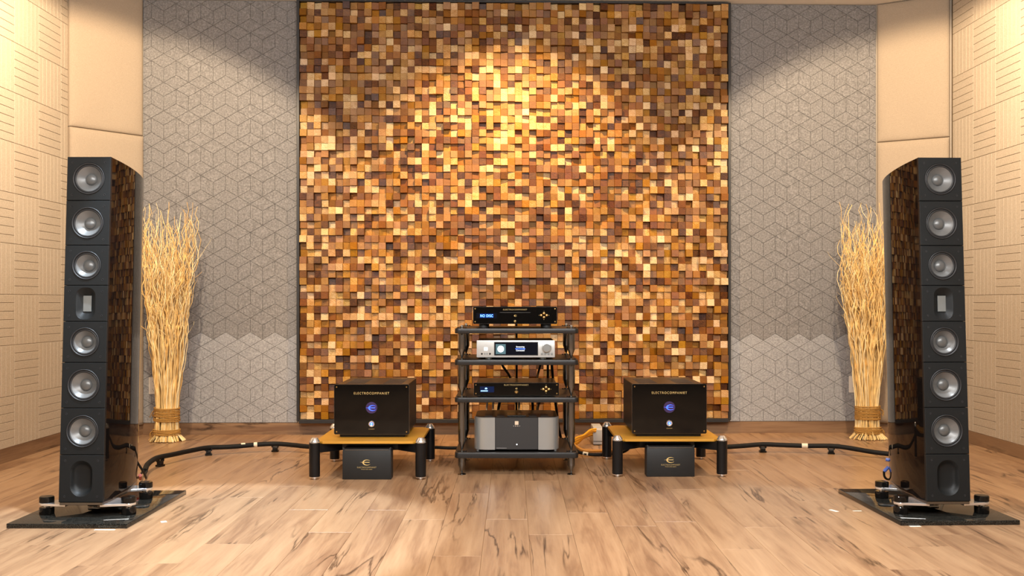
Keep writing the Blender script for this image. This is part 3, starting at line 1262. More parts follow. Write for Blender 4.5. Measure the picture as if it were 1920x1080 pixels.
def make_speaker():
    root = thing('tower_speaker', 'tall slim black tower speaker with seven grey drivers at the left side', 'speaker', (0, 0, 0), 0, 'pair of tower speakers')
    z0, z1 = CAB_Z, CAB_Z + CAB_H
    prof = cabinet_profile()
    # glossy shell, open to the front
    bm = B()
    outline = [(w, y) for y, w in prof] + [(-w, y) for y, w in reversed(prof)]
    nz = 10
    rows = []
    for k in range(nz + 1):
        z = z0 + CAB_H * k / nz
        rows.append([bm.verts.new((x, y, z)) for x, y in outline])
    for k in range(nz):
        for i in range(len(outline) - 1):
            bm.faces.new([rows[k][i], rows[k][i + 1], rows[k + 1][i + 1], rows[k + 1][i]])
    bm.faces.new(rows[0][::-1])
    bm.faces.new(rows[-1])
    finish(lean(bm), 'cabinet', 'piano_black', root, smooth=40)
    kinds = ['port', 'woofer', 'woofer', 'midrange', 'tweeter', 'midrange', 'woofer', 'woofer']
    for k, kind in enumerate(kinds):
        za, zb = z0 + CAB_H * FRACT[k] + 0.0008, z0 + CAB_H * FRACT[k + 1] - 0.0008
        zc, h = (za + zb) / 2, zb - za
        if kind in ('woofer', 'midrange'):
            R = 0.0745 if kind == 'woofer' else 0.0675
            pl = finish(lean(holed_plate(CAB_W, h, zc, lambda a: R)), 'baffle_panel', 'baffle_black', root, smooth=40)
            # basket ring stands just proud of the panel, cone goes in
            dr = finish(lean(lathe_open(B(), [(R - 0.0005, 0.004), (R - 0.0005, -0.0015), (R - 0.003, -0.003), (R - 0.0065, -0.0012), (R - 0.008, 0.004)],
                                        'Y', (0, 0, zc))), kind, 'rubber_black', root, smooth=60)
            r1 = R - 0.008
            finish(lean(lathe_open(B(), [(r1, 0.004), (r1 - 0.003, 0.0015), (r1 - 0.006, 0.0015), (r1 - 0.0085, 0.005)], 'Y', (0, 0, zc))),
                   'surround', 'rubber_black', dr, smooth=60)
            r2 = r1 - 0.0085
            cap_r = 0.0265
            pts = []
            for i in range(9):
                t = i / 8
                pts.append((r2 + (cap_r - r2) * t, 0.005 + 0.026 * (t ** 0.9)))
            finish(lean(lathe_open(B(), pts, 'Y', (0, 0, zc))), 'cone', 'cone_grey', dr, smooth=60)
            cp = []
            for i in range(9):
                a = PI / 2 * i / 8
                cp.append((max(cap_r * math.cos(a) * 1.02, 0), 0.032 - 0.017 * math.sin(a)))
            finish(lean(lathe_open(B(), cp, 'Y', (0, 0, zc))), 'dust_cap', 'cap_grey', dr, smooth=60)
        elif kind == 'tweeter':
            w_, h_ = 0.088, 0.144
            finish(lean(holed_plate(CAB_W, h, zc, lambda a: ray_stadium(a, w_, h_, 0.036))), 'baffle_panel', 'baffle_black', root, smooth=40)
            # flared horn down to the ribbon
            bm = B()
            rings = []
            for (ww, hh, rr, y) in ((w_, h_, 0.036, 0.001), (w_ - 0.012, h_ - 0.014, 0.034, 0.005), (0.050, 0.094, 0.016, 0.019), (0.040, 0.078, 0.003, 0.022)):
                rings.append([bm.verts.new((ray_stadium(2 * PI * i / 64, ww, hh, rr) * math.cos(2 * PI * i / 64), y,
                                            zc + ray_stadium(2 * PI * i / 64, ww, hh, rr) * math.sin(2 * PI * i / 64))) for i in range(64)])
            for q in range(3):
                for i in range(64):
                    j = (i + 1) % 64
                    bm.faces.new([rings[q][i], rings[q][j], rings[q + 1][j], rings[q + 1][i]])
            tw = finish(lean(bm), 'tweeter', 'baffle_black', root, smooth=50)
            finish(lean(box(B(), -0.019, 0.019, 0.018, 0.026, zc - 0.037, zc + 0.037, 0.001)), 'ribbon', 'ribbon_silver', tw)
        else:
            w_, h_, r_ = 0.099, 0.160, 0.0485
            finish(lean(holed_plate(CAB_W, h, zc, lambda a: ray_stadium(a, w_, h_, r_))), 'baffle_panel', 'baffle_black', root, smooth=40)
            bm = B()
            rings = []
            for f, y in ((1.0, 0.001), (0.94, 0.004), (0.86, 0.011), (0.76, 0.018), (0.60, 0.022), (0.3, 0.0235), (0.02, 0.024)):
                rings.append([bm.verts.new((ray_stadium(2 * PI * i / 64, w_, h_, r_) * f * math.cos(2 * PI * i / 64), y,
                                            zc + ray_stadium(2 * PI * i / 64, w_, h_, r_) * f * math.sin(2 * PI * i / 64))) for i in range(64)])
            for q in range(len(rings) - 1):
                for i in range(64):
                    j = (i + 1) % 64
                    bm.faces.new([rings[q][i], rings[q][j], rings[q + 1][j], rings[q + 1][i]])
            bm.faces.new(rings[-1])
            finish(lean(bm), 'port', 'baffle_black', root, smooth=50)
        panel_o = [c for c in root.children if c.name.startswith('baffle_panel')][-1]
        for sx in (-1, 1):
            for sz in (-1, 1):
                c = (sx * (CAB_W / 2 - 0.026), 0, zc + sz * (h / 2 - 0.026))
                finish(lean(lathe(B(), [(0.0, 0.0004), (0.0022, 0.0003), (0.0026, -0.0009), (0.0046, -0.0011), (0.005, 0.0)], 'Y', c, 14)), 'screw', 'rubber_black', panel_o, smooth=60)
    # stand: base plate, arms, feet
    finish(prism(B(), [(-0.098, 0.004), (0.098, 0.004), (0.098, 0.30), (0.05, 0.52), (-0.05, 0.52), (-0.098, 0.30)], 0.0545, 0.068, 'Z', 0.0015, 1),
           'base_plate', 'gunmetal', root)
    for (fx, fy, x_in, ya, yb) in ((-0.19, 0.075, -0.08, 0.02, 0.20), (0.19, 0.075, 0.08, 0.02, 0.20), (-0.13, 0.44, -0.04, 0.36, 0.50), (0.13, 0.44, 0.04, 0.36, 0.50)):
        s = 1 if fx > 0 else -1
        poly = [(x_in, ya)]
        for k in range(9):
            a = math.radians(-90 + 180 * k / 8)
            poly.append((fx + s * 0.033 * math.cos(a), fy + 0.033 * math.sin(a)))
        poly.append((x_in, yb))
        finish(prism(B(), poly, 0.043, 0.0545, 'Z', 0.0012, 1), 'outrigger_arm', 'chrome', root)
        ft = finish(lathe(B(), [(0.030, 0.0), (0.033, 0.002), (0.033, 0.030), (0.030, 0.033), (0.012, 0.033), (0.012, 0.043)], 'Z', (fx, fy, 0), 36), 'foot', 'gloss_black', root)
        finish(lathe(B(), [(0.014, 0.0331), (0.014, 0.0429)], 'Z', (fx, fy, 0), 24), 'spacer', 'chrome', ft)
        finish(lathe(B(), [(0.0, 0.0546), (0.031, 0.0546), (0.033, 0.0566), (0.033, 0.078), (0.030, 0.082), (0.0, 0.0835)], 'Z', (fx, fy, 0), 36), 'height_knob', 'gloss_black', ft)
    return root


SPK_L, SPK_R = (-1.9636, 4.456, 0.0212), (1.998, 4.478, 0.0212)
sp = make_speaker()
sp.location = SPK_L
sp.rotation_euler = (0, 0, math.radians(-0.4))
dup(sp, SPK_R, math.radians(1.5), 'tall slim black tower speaker with seven grey drivers at the right side')

for (xc, y0, w, d, rz, lab) in ((-1.970, 4.33, 0.535, 0.775, math.radians(-0.4), 'polished black granite slab under the left tower speaker'),
                                (2.012, 4.392, 0.545, 0.760, math.radians(2.0), 'polished black granite slab under the right tower speaker')):
    o = finish(box(B(), -w / 2, w / 2, 0, d, 0.0, 0.021, 0.0025, 2), 'granite_slab', 'black_granite', smooth=40, loc=(xc, y0, 0.0))
    o.rotation_euler = (0, 0, rz)
    tag(o, lab, 'slab', 'granite slabs under the speakers')

# ------------------------------------------------------------------ low amplifier stands
ST_W, ST_D, ST_H = 0.60, 0.63, 0.236


def make_stand():
    root = thing('amplifier_stand', 'low amplifier stand with yellow bamboo board and four black posts, left of the rack', 'stand', (0, 0, 0), 0, 'two low amplifier stands')
    hx, d = ST_W / 2, ST_D
    c = 0.045
    pts = [(-hx + c, 0.0), (hx - c, 0.0), (hx, c), (hx, d - c), (hx - c, d), (-hx + c, d), (-hx, d - c), (-hx, c)]
    sh = finish(prism(B(), pts, 0.2005, 0.2145, 'Z', 0.001, 1), 'board', 'bamboo_board', root, smooth=0)
    # black sub-frame and arms
    bm = B()
    box(bm, -0.165, 0.165, 0.10, d - 0.10, 0.150, 0.2004, 0.003)
    finish(bm, 'sub_frame', 'satin_black', root)
    for sx in (-1, 1):
        for (py, qy) in ((0.0, 0.13), (d, d - 0.13)):
            bm = B()
            a, b = Vector((sx * hx, py, 0)), Vector((sx * 0.16, qy, 0))
            dd = (b - a).normalized()
            n = Vector((-dd.y, dd.x, 0)) * 0.022
            poly = [(a + n), (a - n), (b - n), (b + n)]
            prism(bm, [(p.x, p.y) for p in poly], 0.150, 0.1995, 'Z', 0.002, 1)
            finish(bm, 'arm', 'satin_black', root)
            ctr = (sx * hx, py, 0)
            lg = finish(lathe(B(), [(0.0, 0.016), (0.029, 0.016), (0.0305, 0.018), (0.0305, 0.206), (0.029, 0.2075), (0.0, 0.2075)], 'Z', ctr, 36), 'leg', 'satin_black', root)
            finish(lathe(B(), [(0.0, 0.2076), (0.0295, 0.2076), (0.030, 0.212), (0.027, 0.219), (0.017, 0.233), (0.0145, 0.236), (0.0, 0.236)], 'Z', ctr, 36), 'cap', 'chrome', lg)
            finish(lathe(B(), [(0.0, 0.0), (0.011, 0.0), (0.013, 0.004), (0.013, 0.007), (0.027, 0.011), (0.028, 0.0159), (0.0, 0.0159)], 'Z', ctr, 28), 'foot', 'chrome', lg)
    return root


S1, S2 = (-0.816, 5.535, 0.0), (0.906, 5.625, 0.0)
st = make_stand()
st.location = S1
dup(st, S2, 0, 'low amplifier stand with yellow bamboo board and four black posts, right of the rack')


# ------------------------------------------------------------------ mono amplifiers
def corner_screws(parent, w, z0, z1, y, ins=0.012, r=0.0042):
    for sx in (-1, 1):
        for z in (z0 + ins, z1 - ins):
            finish(lathe(B(), [(0.0, -0.003), (r * 0.7, -0.0028), (r, -0.0012), (r, 0.0)], 'Y', (sx * (w / 2 - ins), y, z), 16), 'screw', 'gold', parent)


def make_amp():
    w, h, d = 0.434, 0.288, 0.56
    root = thing('mono_amplifier', 'glossy black mono amplifier with blue logo on the left bamboo stand', 'amplifier', (0, 0, 0), 0, 'pair of mono amplifiers')
    zb = 0.020
    # front panel is a thick clear-edged plate
    fp = finish(prism(B(), round_rect(w, h, 0.008, 4, 0, zb + h / 2), 0.0, 0.012, 'Y', 0.0015, 1), 'front_panel', 'gloss_black', root)
    finish(prism(B(), round_rect(w + 0.003, h + 0.003, 0.009, 4, 0, zb + h / 2), 0.0035, 0.008, 'Y'), 'panel_edge', 'gunmetal', fp, smooth=0)
    corner_screws(fp, w, zb, zb + h, 0.0, 0.014)
    body = finish(box(B(), -0.185, 0.185, 0.012, d, zb + 0.002, zb + h - 0.006, 0.003), 'body', 'case_brown_black', root)
    # heat sink fins down both sides, with cross bars
    for sx in (-1, 1):
        bm = B()
        for k in range(22):
            y = 0.03 + k * 0.0238
            x0, x1 = sorted((sx * 0.184, sx * 0.207))
            box(bm, x0, x1, y, y + 0.006, zb + 0.004, zb + h - 0.010)
        hs = finish(bm, 'heat_sink', 'case_brown_black', root, smooth=0)
        for zz in (0.0, 0.093, 0.186, 0.268):
            x0, x1 = sorted((sx * 0.184, sx * 0.205))
            finish(box(B(), x0, x1, 0.02, d - 0.005, zb + 0.004 + zz, zb + 0.012 + zz), 'heat_sink_rail', 'case_brown_black', hs, smooth=0)
    finish(box(B(), -0.207, 0.207, 0.013, d, zb + h - 0.006, zb + h - 0.002, 0.001), 'top_cover', 'case_brown_black', root)
    for sx in (-1, 1):
        for k in range(6):
            finish(box(B(), sx * 0.11 - 0.055, sx * 0.11 + 0.055, 0.10 + k * 0.06, 0.125 + k * 0.06, zb + h - 0.0021, zb + h - 0.0012), 'vent_slot', 'slot_dark', body, smooth=0)
    finish(box(B(), -0.19, 0.19, 0.03, d - 0.04, 0.0, zb + 0.001, 0.004), 'base', 'matt_black', root)
    lettering('lettering', 'ELECTROCOMPANIET', 'gold_print', fp, (0, -0.0002, zb + h * 0.827), width=0.205, height=0.0135, bold=0.0, spacing=1.35)
    lg = finish(lathe(B(), [(0.0, -0.0006), (0.033, -0.0006), (0.0335, 0.0)], 'Y', (0, 0, zb + h * 0.535), 40), 'logo_disc', 'logo_disc', fp)
    e_mark('logo', 'blue_light', fp, (-0.002, -0.0008, zb + h * 0.53), 0.062)
    bt = finish(lathe(B(), [(0.010, 0.0), (0.010, -0.003), (0.0125, -0.004), (0.0170, -0.003), (0.0178, 0.0)], 'Y', (0, 0, zb + h * 0.21), 36), 'power_button', 'chrome', root)
    finish(lathe(B(), [(0.0, -0.0025), (0.0115, -0.0023), (0.0118, 0.0)], 'Y', (0, 0, zb + h * 0.21), 28), 'button_glow', 'blue_light', bt)
    finish(lathe(B(), [(0.0, -0.0036), (0.0045, -0.0034), (0.0048, -0.002)], 'Y', (0, 0, zb + h * 0.21), 20), 'button_core', 'blue_white_light', bt)
    lettering('small_print', 'ON/OFF', 'gold_print_dim', fp, (0, -0.0002, zb + h * 0.105), width=0.034, height=0.005)
    return root


am = make_amp()
am.location = (-0.815, 5.682, 0.2147)
dup(am, (0.9185, 5.715, 0.2147), 0, 'glossy black mono amplifier with blue logo on the right bamboo stand')


# ------------------------------------------------------------------ black cardboard boxes
def make_carton():
    w, h, d, t = 0.272, 0.172, 0.098, 0.003
    root = thing('carton', 'flat black cardboard box with gold logo under the left amplifier stand', 'box', (0, 0, 0), 0, 'black cartons under the stands')
    bd = finish(box(B(), -w / 2, w / 2, 0, d, 0, h, 0.003, 2), 'box_body', 'card_black', root)
    for sx in (-1, 1):
        # ear flaps rising at the sides
        x0, x1 = sorted((sx * (w / 2 - 0.002), sx * (w / 2 + 0.0018)))
        finish(box(B(), x0, x1, 0.002, d - 0.01, 0.001, h - 0.012, 0.0008), 'side_flap', 'card_black', root)
        finish(prism(B(), [(sx * (w / 2 - 0.014), h - 0.001), (sx * (w / 2 + 0.001), h - 0.001), (sx * (w / 2 + 0.001), h + 0.010), (sx * (w / 2 - 0.004), h + 0.010)], -0.001, 0.012, 'Y'),
               'ear_flap', 'card_black', root, smooth=0)
    finish(box(B(), -w / 2 + 0.012, w / 2 - 0.012, -0.0016, 0.0, h - 0.007, h - 0.004), 'lid_edge', 'gunmetal', root, smooth=0)
    e_mark('logo', 'gold_print', bd, (-0.008, -0.0004, h * 0.56), 0.062)
    lettering('lettering', 'ELECTROCOMPANIET', 'gold_print_dim', bd, (0, -0.0002, h * 0.40), width=0.108, height=0.0085, spacing=1.15)
    lettering('small_print', 'If music really matters', 'gold_print', bd, (0, -0.0002, h * 0.335), width=0.062, height=0.0055)
    return root


ct = make_carton()
ct.location = (-0.8195, 5.527, 0.0)
dup(ct, (0.910, 5.615, 0.0), 0, 'flat black cardboard box with gold logo under the right amplifier stand')

# ------------------------------------------------------------------ equipment rack
RX, RY = 0.0265, 5.65
RW, RD = 0.715, 0.62
LEGX, LEGY0, LEGY1 = 0.318, 0.045, RD - 0.045
rack = thing('equipment_rack', 'black four-shelf audio rack with metal spiked pillars in the middle', 'rack', (RX, RY, 0))
LV = [(0.100, 0.133), (0.422, 0.450), (0.638, 0.668), (0.820, 0.850)]
for (za, zb) in LV:
    sh = finish(prism(B(), round_rect(RW, RD, 0.025, 5, 0, RD / 2), za, zb, 'Z', 0.004, 2), 'shelf', 'shelf_black', rack)
    for sx in (-1, 1):
        for y in (LEGY0, LEGY1):
            c = (sx * LEGX, y, zb)
            finish(lathe(B(), [(0.0, 0.001), (0.013, 0.001), (0.0135, 0.0), (0.0135, 0.006), (0.011, 0.008), (0.006, 0.0078), (0.0, 0.006)], 'Z', c, 24), 'spike_cup', 'gunmetal', sh)
            for bx_ in (-0.022, 0.022):
                finish(lathe(B(), [(0.0, 0.0), (0.006, 0.0), (0.006, 0.005), (0.0, 0.006)], 'Z', (c[0] + bx_, c[1], c[2]), 14), 'bolt', 'satin_black', sh)


def pillar(z_top, z_tip, c):
    """round pillar with a cone spike at its lower end"""
    Lc = 0.052 if z_top - z_tip > 0.12 else 0.045
    r = 0.0215
    zc = z_tip + Lc
    bm = lathe(B(), [(0.0, z_top), (r, z_top), (r, zc + 0.003), (r * 0.97, zc), (0.0035, z_tip + 0.002), (0.0, z_tip)], 'Z', c, 36)
    return finish(bm, 'pillar', 'gunmetal', rack, smooth=30)


for sx in (-1, 1):
    for y in (LEGY0, LEGY1):
        c = (sx * LEGX, y, 0)
        for k in range(3):
            pl = pillar(LV[k + 1][0], LV[k][1] + 0.006, c)
        pl = pillar(LV[0][0], 0.007, c)
        finish(lathe(B(), [(0.0, 0.0), (0.024, 0.0), (0.025, 0.002), (0.018, 0.006), (0.006, 0.0075), (0.0, 0.0065)], 'Z', c, 28), 'spike_disc', 'gunmetal', pl)
        finish(lathe(B(), [(0.0, 0.0), (0.007, 0.0), (0.007, 0.010), (0.0, 0.012)], 'Z', (c[0], c[1], LV[3][1] + 0.0075), 18), 'top_nut', 'chrome', rack)


def round_feet(parent, xs, ys, z0, z1, r, mat):
    for x in xs:
        for y in ys:
            finish(lathe(B(), [(0.0, z0), (r * 0.85, z0), (r, z0 + 0.002), (r, z1), (0.0, z1)], 'Z', (x, y, 0), 24), 'foot', mat, parent)


def gold_cluster(parent, cx, cz, k=0.0255, r=0.0085):
    for dx, dz, ch in ((0, 1, None), (0, -1, None), (-1, 0, None), (1, 0, None)):
        c = (cx + dx * k, 0.0, cz + dz * k * 0.72)
        b = finish(lathe(B(), [(0.0, -0.008), (r * 0.5, -0.0075), (r * 0.85, -0.005), (r, -0.001), (r, 0.0)], 'Y', c, 24), 'button', 'gold', parent)
        finish(lathe(B(), [(0.0, -0.0005), (0.0016, -0.0004), (0.0017, 0.0)], 'Y', (cx + dx * (k + 0.0125), 0, cz + dz * (k * 0.72 + 0.0125)), 8), 'mark', 'gold_print_dim', parent)


# disc player on the top shelf
def black_unit(name, label, cat, loc, w, h, d, foot):
    root = thing(name, label, cat, loc)
    fp = finish(prism(B(), round_rect(w, h, 0.004, 3, 0, foot + h / 2), 0.0, 0.010, 'Y', 0.0012, 1), 'front_panel', 'gloss_black', root)
    finish(prism(B(), round_rect(w + 0.003, h + 0.003, 0.005, 3, 0, foot + h / 2), 0.003, 0.008, 'Y'), 'panel_edge', 'gunmetal', fp, smooth=0)
    corner_screws(fp, w, foot, foot + h, 0.0, 0.011, 0.0045)
    finish(box(B(), -w / 2 + 0.012, w / 2 - 0.012, 0.010, d, foot + 0.001, foot + h - 0.002, 0.002), 'body', 'case_brown_black', root)
    round_feet(root, (-w * 0.38, w * 0.38), (0.05, d - 0.05), 0.0, foot + 0.001, 0.026, 'matt_black')
    return root, fp


cd, fp = black_unit('disc_player', 'glossy black disc player with blue display on top of the rack', 'disc player', (0.018, 5.702, 0.8502), 0.487, 0.0975, 0.40, 0.026)
f0 = 0.026
H = 0.0975
finish(box(B(), -0.226, -0.106, -0.0005, 0.0, f0 + 0.030, f0 + 0.062), 'display_window', 'screen_dark', fp, smooth=0)
ds = finish(box(B(), -0.205, -0.126, -0.0008, 0.0, f0 + 0.0345, f0 + 0.0575), 'display', 'screen_blue', cd, smooth=0)
lettering('display_text', 'NO DISC', 'blue_white_light', ds, (-0.1655, -0.0009, f0 + 0.046), width=0.074, height=0.0155, bold=0.004, spacing=1.15)
lettering('lettering', 'ELECTROCOMPANIET', 'gold_print_dim', fp, (0, -0.0002, f0 + H * 0.84), width=0.140, height=0.0085, spacing=1.2)
e_mark('logo', 'gold_print', fp, (0, -0.0004, f0 + H * 0.475), 0.022)
finish(box(B(), -0.09, 0.09, -0.0006, 0.0, f0 + H * 0.655, f0 + H * 0.68), 'tray_line', 'gunmetal', fp, smooth=0)
finish(lathe(B(), [(0.0, -0.007), (0.006, -0.0065), (0.0085, -0.003), (0.0088, 0.0)], 'Y', (0, 0, f0 + H * 0.14), 24), 'power_button', 'gold', fp)
gold_cluster(fp, 0.168, f0 + H * 0.50, 0.0165, 0.0085)

# silver streamer on the second shelf
SV = thing('network_streamer', 'silver network streamer with wide black screen and round knob', 'streamer', (0.0218, 5.692, 0.6682))
w, h, f0 = 0.4545, 0.099, 0.012
fp = finish(prism(B(), round_rect(w, h, 0.003, 3, 0, f0 + h / 2), 0.0, 0.012, 'Y', 0.0015, 2), 'front_panel', 'aluminium', SV)
finish(box(B(), -w / 2 + 0.003, w / 2 - 0.003, 0.012, 0.42, f0 + 0.001, f0 + h - 0.0015, 0.002), 'body', 'anthracite', SV)
round_feet(SV, (-0.158, 0.158), (0.04, 0.37), 0.0, f0 + 0.001, 0.019, 'brushed_silver')
finish(prism(B(), round_rect(0.256, 0.079, 0.003, 3, 0.002, f0 + 0.0505), -0.0006, 0.001, 'Y'), 'screen_bezel', 'slot_dark', fp, smooth=0)
sc = finish(box(B(), -0.122, 0.126, -0.0012, 0.0, f0 + 0.0145, f0 + 0.0865), 'screen', 'screen_dark', SV, smooth=0)
finish(box(B(), -0.1165, -0.0585, -0.0016, -0.0011, f0 + 0.0195, f0 + 0.0775), 'cover_picture', 'screen_teal', sc, smooth=0)
finish(lathe(B(), [(0.0, -0.0021), (0.019, -0.0020), (0.0192, -0.0015)], 'Y', (-0.0875, 0, f0 + 0.049), 36), 'cover_disc', 'screen_white', sc)
lettering('display_text', 'Streaming', 'screen_white', sc, (0.026, -0.0012, f0 + 0.0605), width=0.048, height=0.0115, bold=0.004)
finish(box(B(), -0.002, 0.054, -0.0014, -0.0011, f0 + 0.0475, f0 + 0.0525), 'display_bar', 'blue_light', sc, smooth=0)
lettering('display_text', 'Connected', 'screen_white', sc, (0.026, -0.0012, f0 + 0.041), width=0.048, height=0.0095, bold=0.004)
kb = finish(lathe(B(), [(0.0, -0.019), (0.019, -0.019), (0.0215, -0.021), (0.0255, -0.020), (0.0268, -0.016), (0.0268, 0.0)], 'Y', (0.180, 0, f0 + 0.058), 48), 'volume_knob', 'brushed_silver', fp)
for k in range(4):
    finish(box(B(), 0.1465 + k * 0.019, 0.1595 + k * 0.019, -0.003, 0.0, f0 + 0.0145, f0 + 0.0265, 0.001), 'button', 'brushed_silver', fp)
finish(prism(B(), round_rect(0.020, 0.020, 0.003, 3, -0.174, f0 + 0.049), -0.001, 0.0, 'Y'), 'power_light', 'screen_white', fp, smooth=0)
finish(prism(B(), round_rect(0.009, 0.009, 0.001, 2, -0.174, f0 + 0.049), -0.0014, -0.0009, 'Y'), 'power_light_core', 'blue_white_light', fp, smooth=0)
for x in (-0.197, -0.150):
    finish(lathe(B(), [(0.0, 0.0004), (0.0038, 0.0003), (0.0042, -0.0008), (0.0052, -0.0009), (0.0055, 0.0)], 'Y', (x, 0, f0 + 0.0205), 20), 'jack_socket', 'slot_dark', fp)
for x in (-0.180, -0.167):
    finish(lathe(B(), [(0.0, -0.001), (0.005, -0.0009), (0.0055, 0.0)], 'Y', (x, 0, f0 + 0.0205), 20), 'button', 'brushed_silver', fp)

# black preamplifier on the third shelf
pa, fp = black_unit('preamplifier', 'glossy black preamplifier with small blue display on the third shelf', 'preamplifier', (0.0255, 5.702, 0.4502), 0.4935, 0.0725, 0.40, 0.008)
f0, H = 0.008, 0.0725
ds = finish(box(B(), -0.212, -0.130, -0.0006, 0.0, f0 + 0.018, f0 + 0.052), 'display', 'screen_blue_dim', pa, smooth=0)
finish(prism(B(), round_rect(0.041, 0.0055, 0.002, 3, -0.187, f0 + 0.0265), -0.0010, -0.0005, 'Y'), 'display_bar', 'blue_white_light', ds, smooth=0)
finish(prism(B(), [(-0.183, f0 + 0.036), (-0.171, f0 + 0.036), (-0.169, f0 + 0.042), (-0.175, f0 + 0.046), (-0.182, f0 + 0.044)], -0.0010, -0.0005, 'Y'), 'display_symbol', 'blue_white_light', ds, smooth=0)
lettering('lettering', 'ELECTROCOMPANIET', 'gold_print_dim', fp, (0, -0.0002, f0 + H * 0.84), width=0.142, height=0.009, spacing=1.2)
e_mark('logo', 'gold_print', fp, (0, -0.0004, f0 + H * 0.55), 0.018)
finish(lathe(B(), [(0.0, -0.010), (0.006, -0.0095), (0.0105, -0.005), (0.011, 0.0)], 'Y', (0, 0, f0 + H * 0.27), 28), 'power_button', 'gold', fp)
gold_cluster(fp, 0.173, f0 + H * 0.50, 0.0165, 0.0088)

# silver and anthracite power amplifier on the bottom shelf
PA = thing('power_amplifier', 'wide power amplifier with curved silver cheeks and dark grey middle on the bottom shelf', 'amplifier', (0.027, 5.672, 0.1332))
w, h, f0 = 0.496, 0.185, 0.013
prof = [(-0.126, 0.004), (-0.165, 0.001), (-0.198, 0.005), (-0.224, 0.018), (-0.242, 0.043), (-0.248, 0.080)]
prof = [(p.x, p.y) for p in smooth_path([(a, b, 0) for a, b in prof], 5)]
for s in (-1, 1):
    outer = [(x * -s, y) for x, y in prof]
    poly = outer + [(-s * -0.232, 0.080), (-s * -0.126, 0.030)]
    finish(prism(B(), poly, f0, f0 + h, 'Z'), 'cheek', 'brushed_silver', PA, smooth=50)
mid = [(-0.1255, 0.012), (-0.06, 0.0085), (0.0, 0.0075), (0.06, 0.0085), (0.1255, 0.012), (0.1255, 0.030), (-0.1255, 0.030)]
fp = finish(prism(B(), mid, f0 + 0.001, f0 + h - 0.001, 'Z'), 'front_panel', 'anthracite', PA, smooth=30)
finish(box(B(), -0.236, 0.236, 0.030, 0.40, f0 + 0.001, f0 + h - 0.010, 0.003), 'body', 'matt_black', PA)
tp = finish(prism(B(), round_rect(0.484, 0.38, 0.05, 6, 0, 0.222), f0 + h - 0.010, f0 + h, 'Z', 0.003, 1), 'top_cover', 'satin_black', PA)
for x, ww in ((-0.165, 0.044), (-0.095, 0.044), (0.095, 0.044), (0.165, 0.044)):
    finish(box(B(), x - ww / 2, x + ww / 2, 0.07, 0.20, f0 + h, f0 + h + 0.0012), 'vent', 'anthracite', tp, smooth=0)
finish(box(B(), -0.056, 0.056, 0.075, 0.215, f0 + h, f0 + h + 0.006, 0.002), 'top_plate', 'gunmetal', tp)
round_feet(PA, (-0.225, 0.225), (0.045, 0.36), 0.0, f0 + 0.001, 0.010, 'brushed_silver')
finish(box(B(), -0.0105, 0.0105, 0.0062, 0.0076, f0 + 0.144, f0 + 0.165), 'logo', 'logo_beige', fp, smooth=0)
for x, q in ((-0.017, 'print_grey'), (-0.006, 'logo_beige'), (0.006, 'logo_beige'), (0.017, 'print_grey')):
    finish(box(B(), x - 0.003, x + 0.003, 0.0065, 0.0080, f0 + 0.1355, f0 + 0.1385), 'letter_mark', q, fp, smooth=0)
finish(lathe(B(), [(0.0, 0.0060), (0.0038, 0.0061), (0.004, 0.0076)], 'Y', (0.001, 0, f0 + 0.030), 18), 'power_light', 'screen_white', fp)
finish(box(B(), -0.118, -0.058, 0.0080, 0.0112, f0 + 0.0075, f0 + 0.0095), 'small_print', 'print_grey', fp, smooth=0)


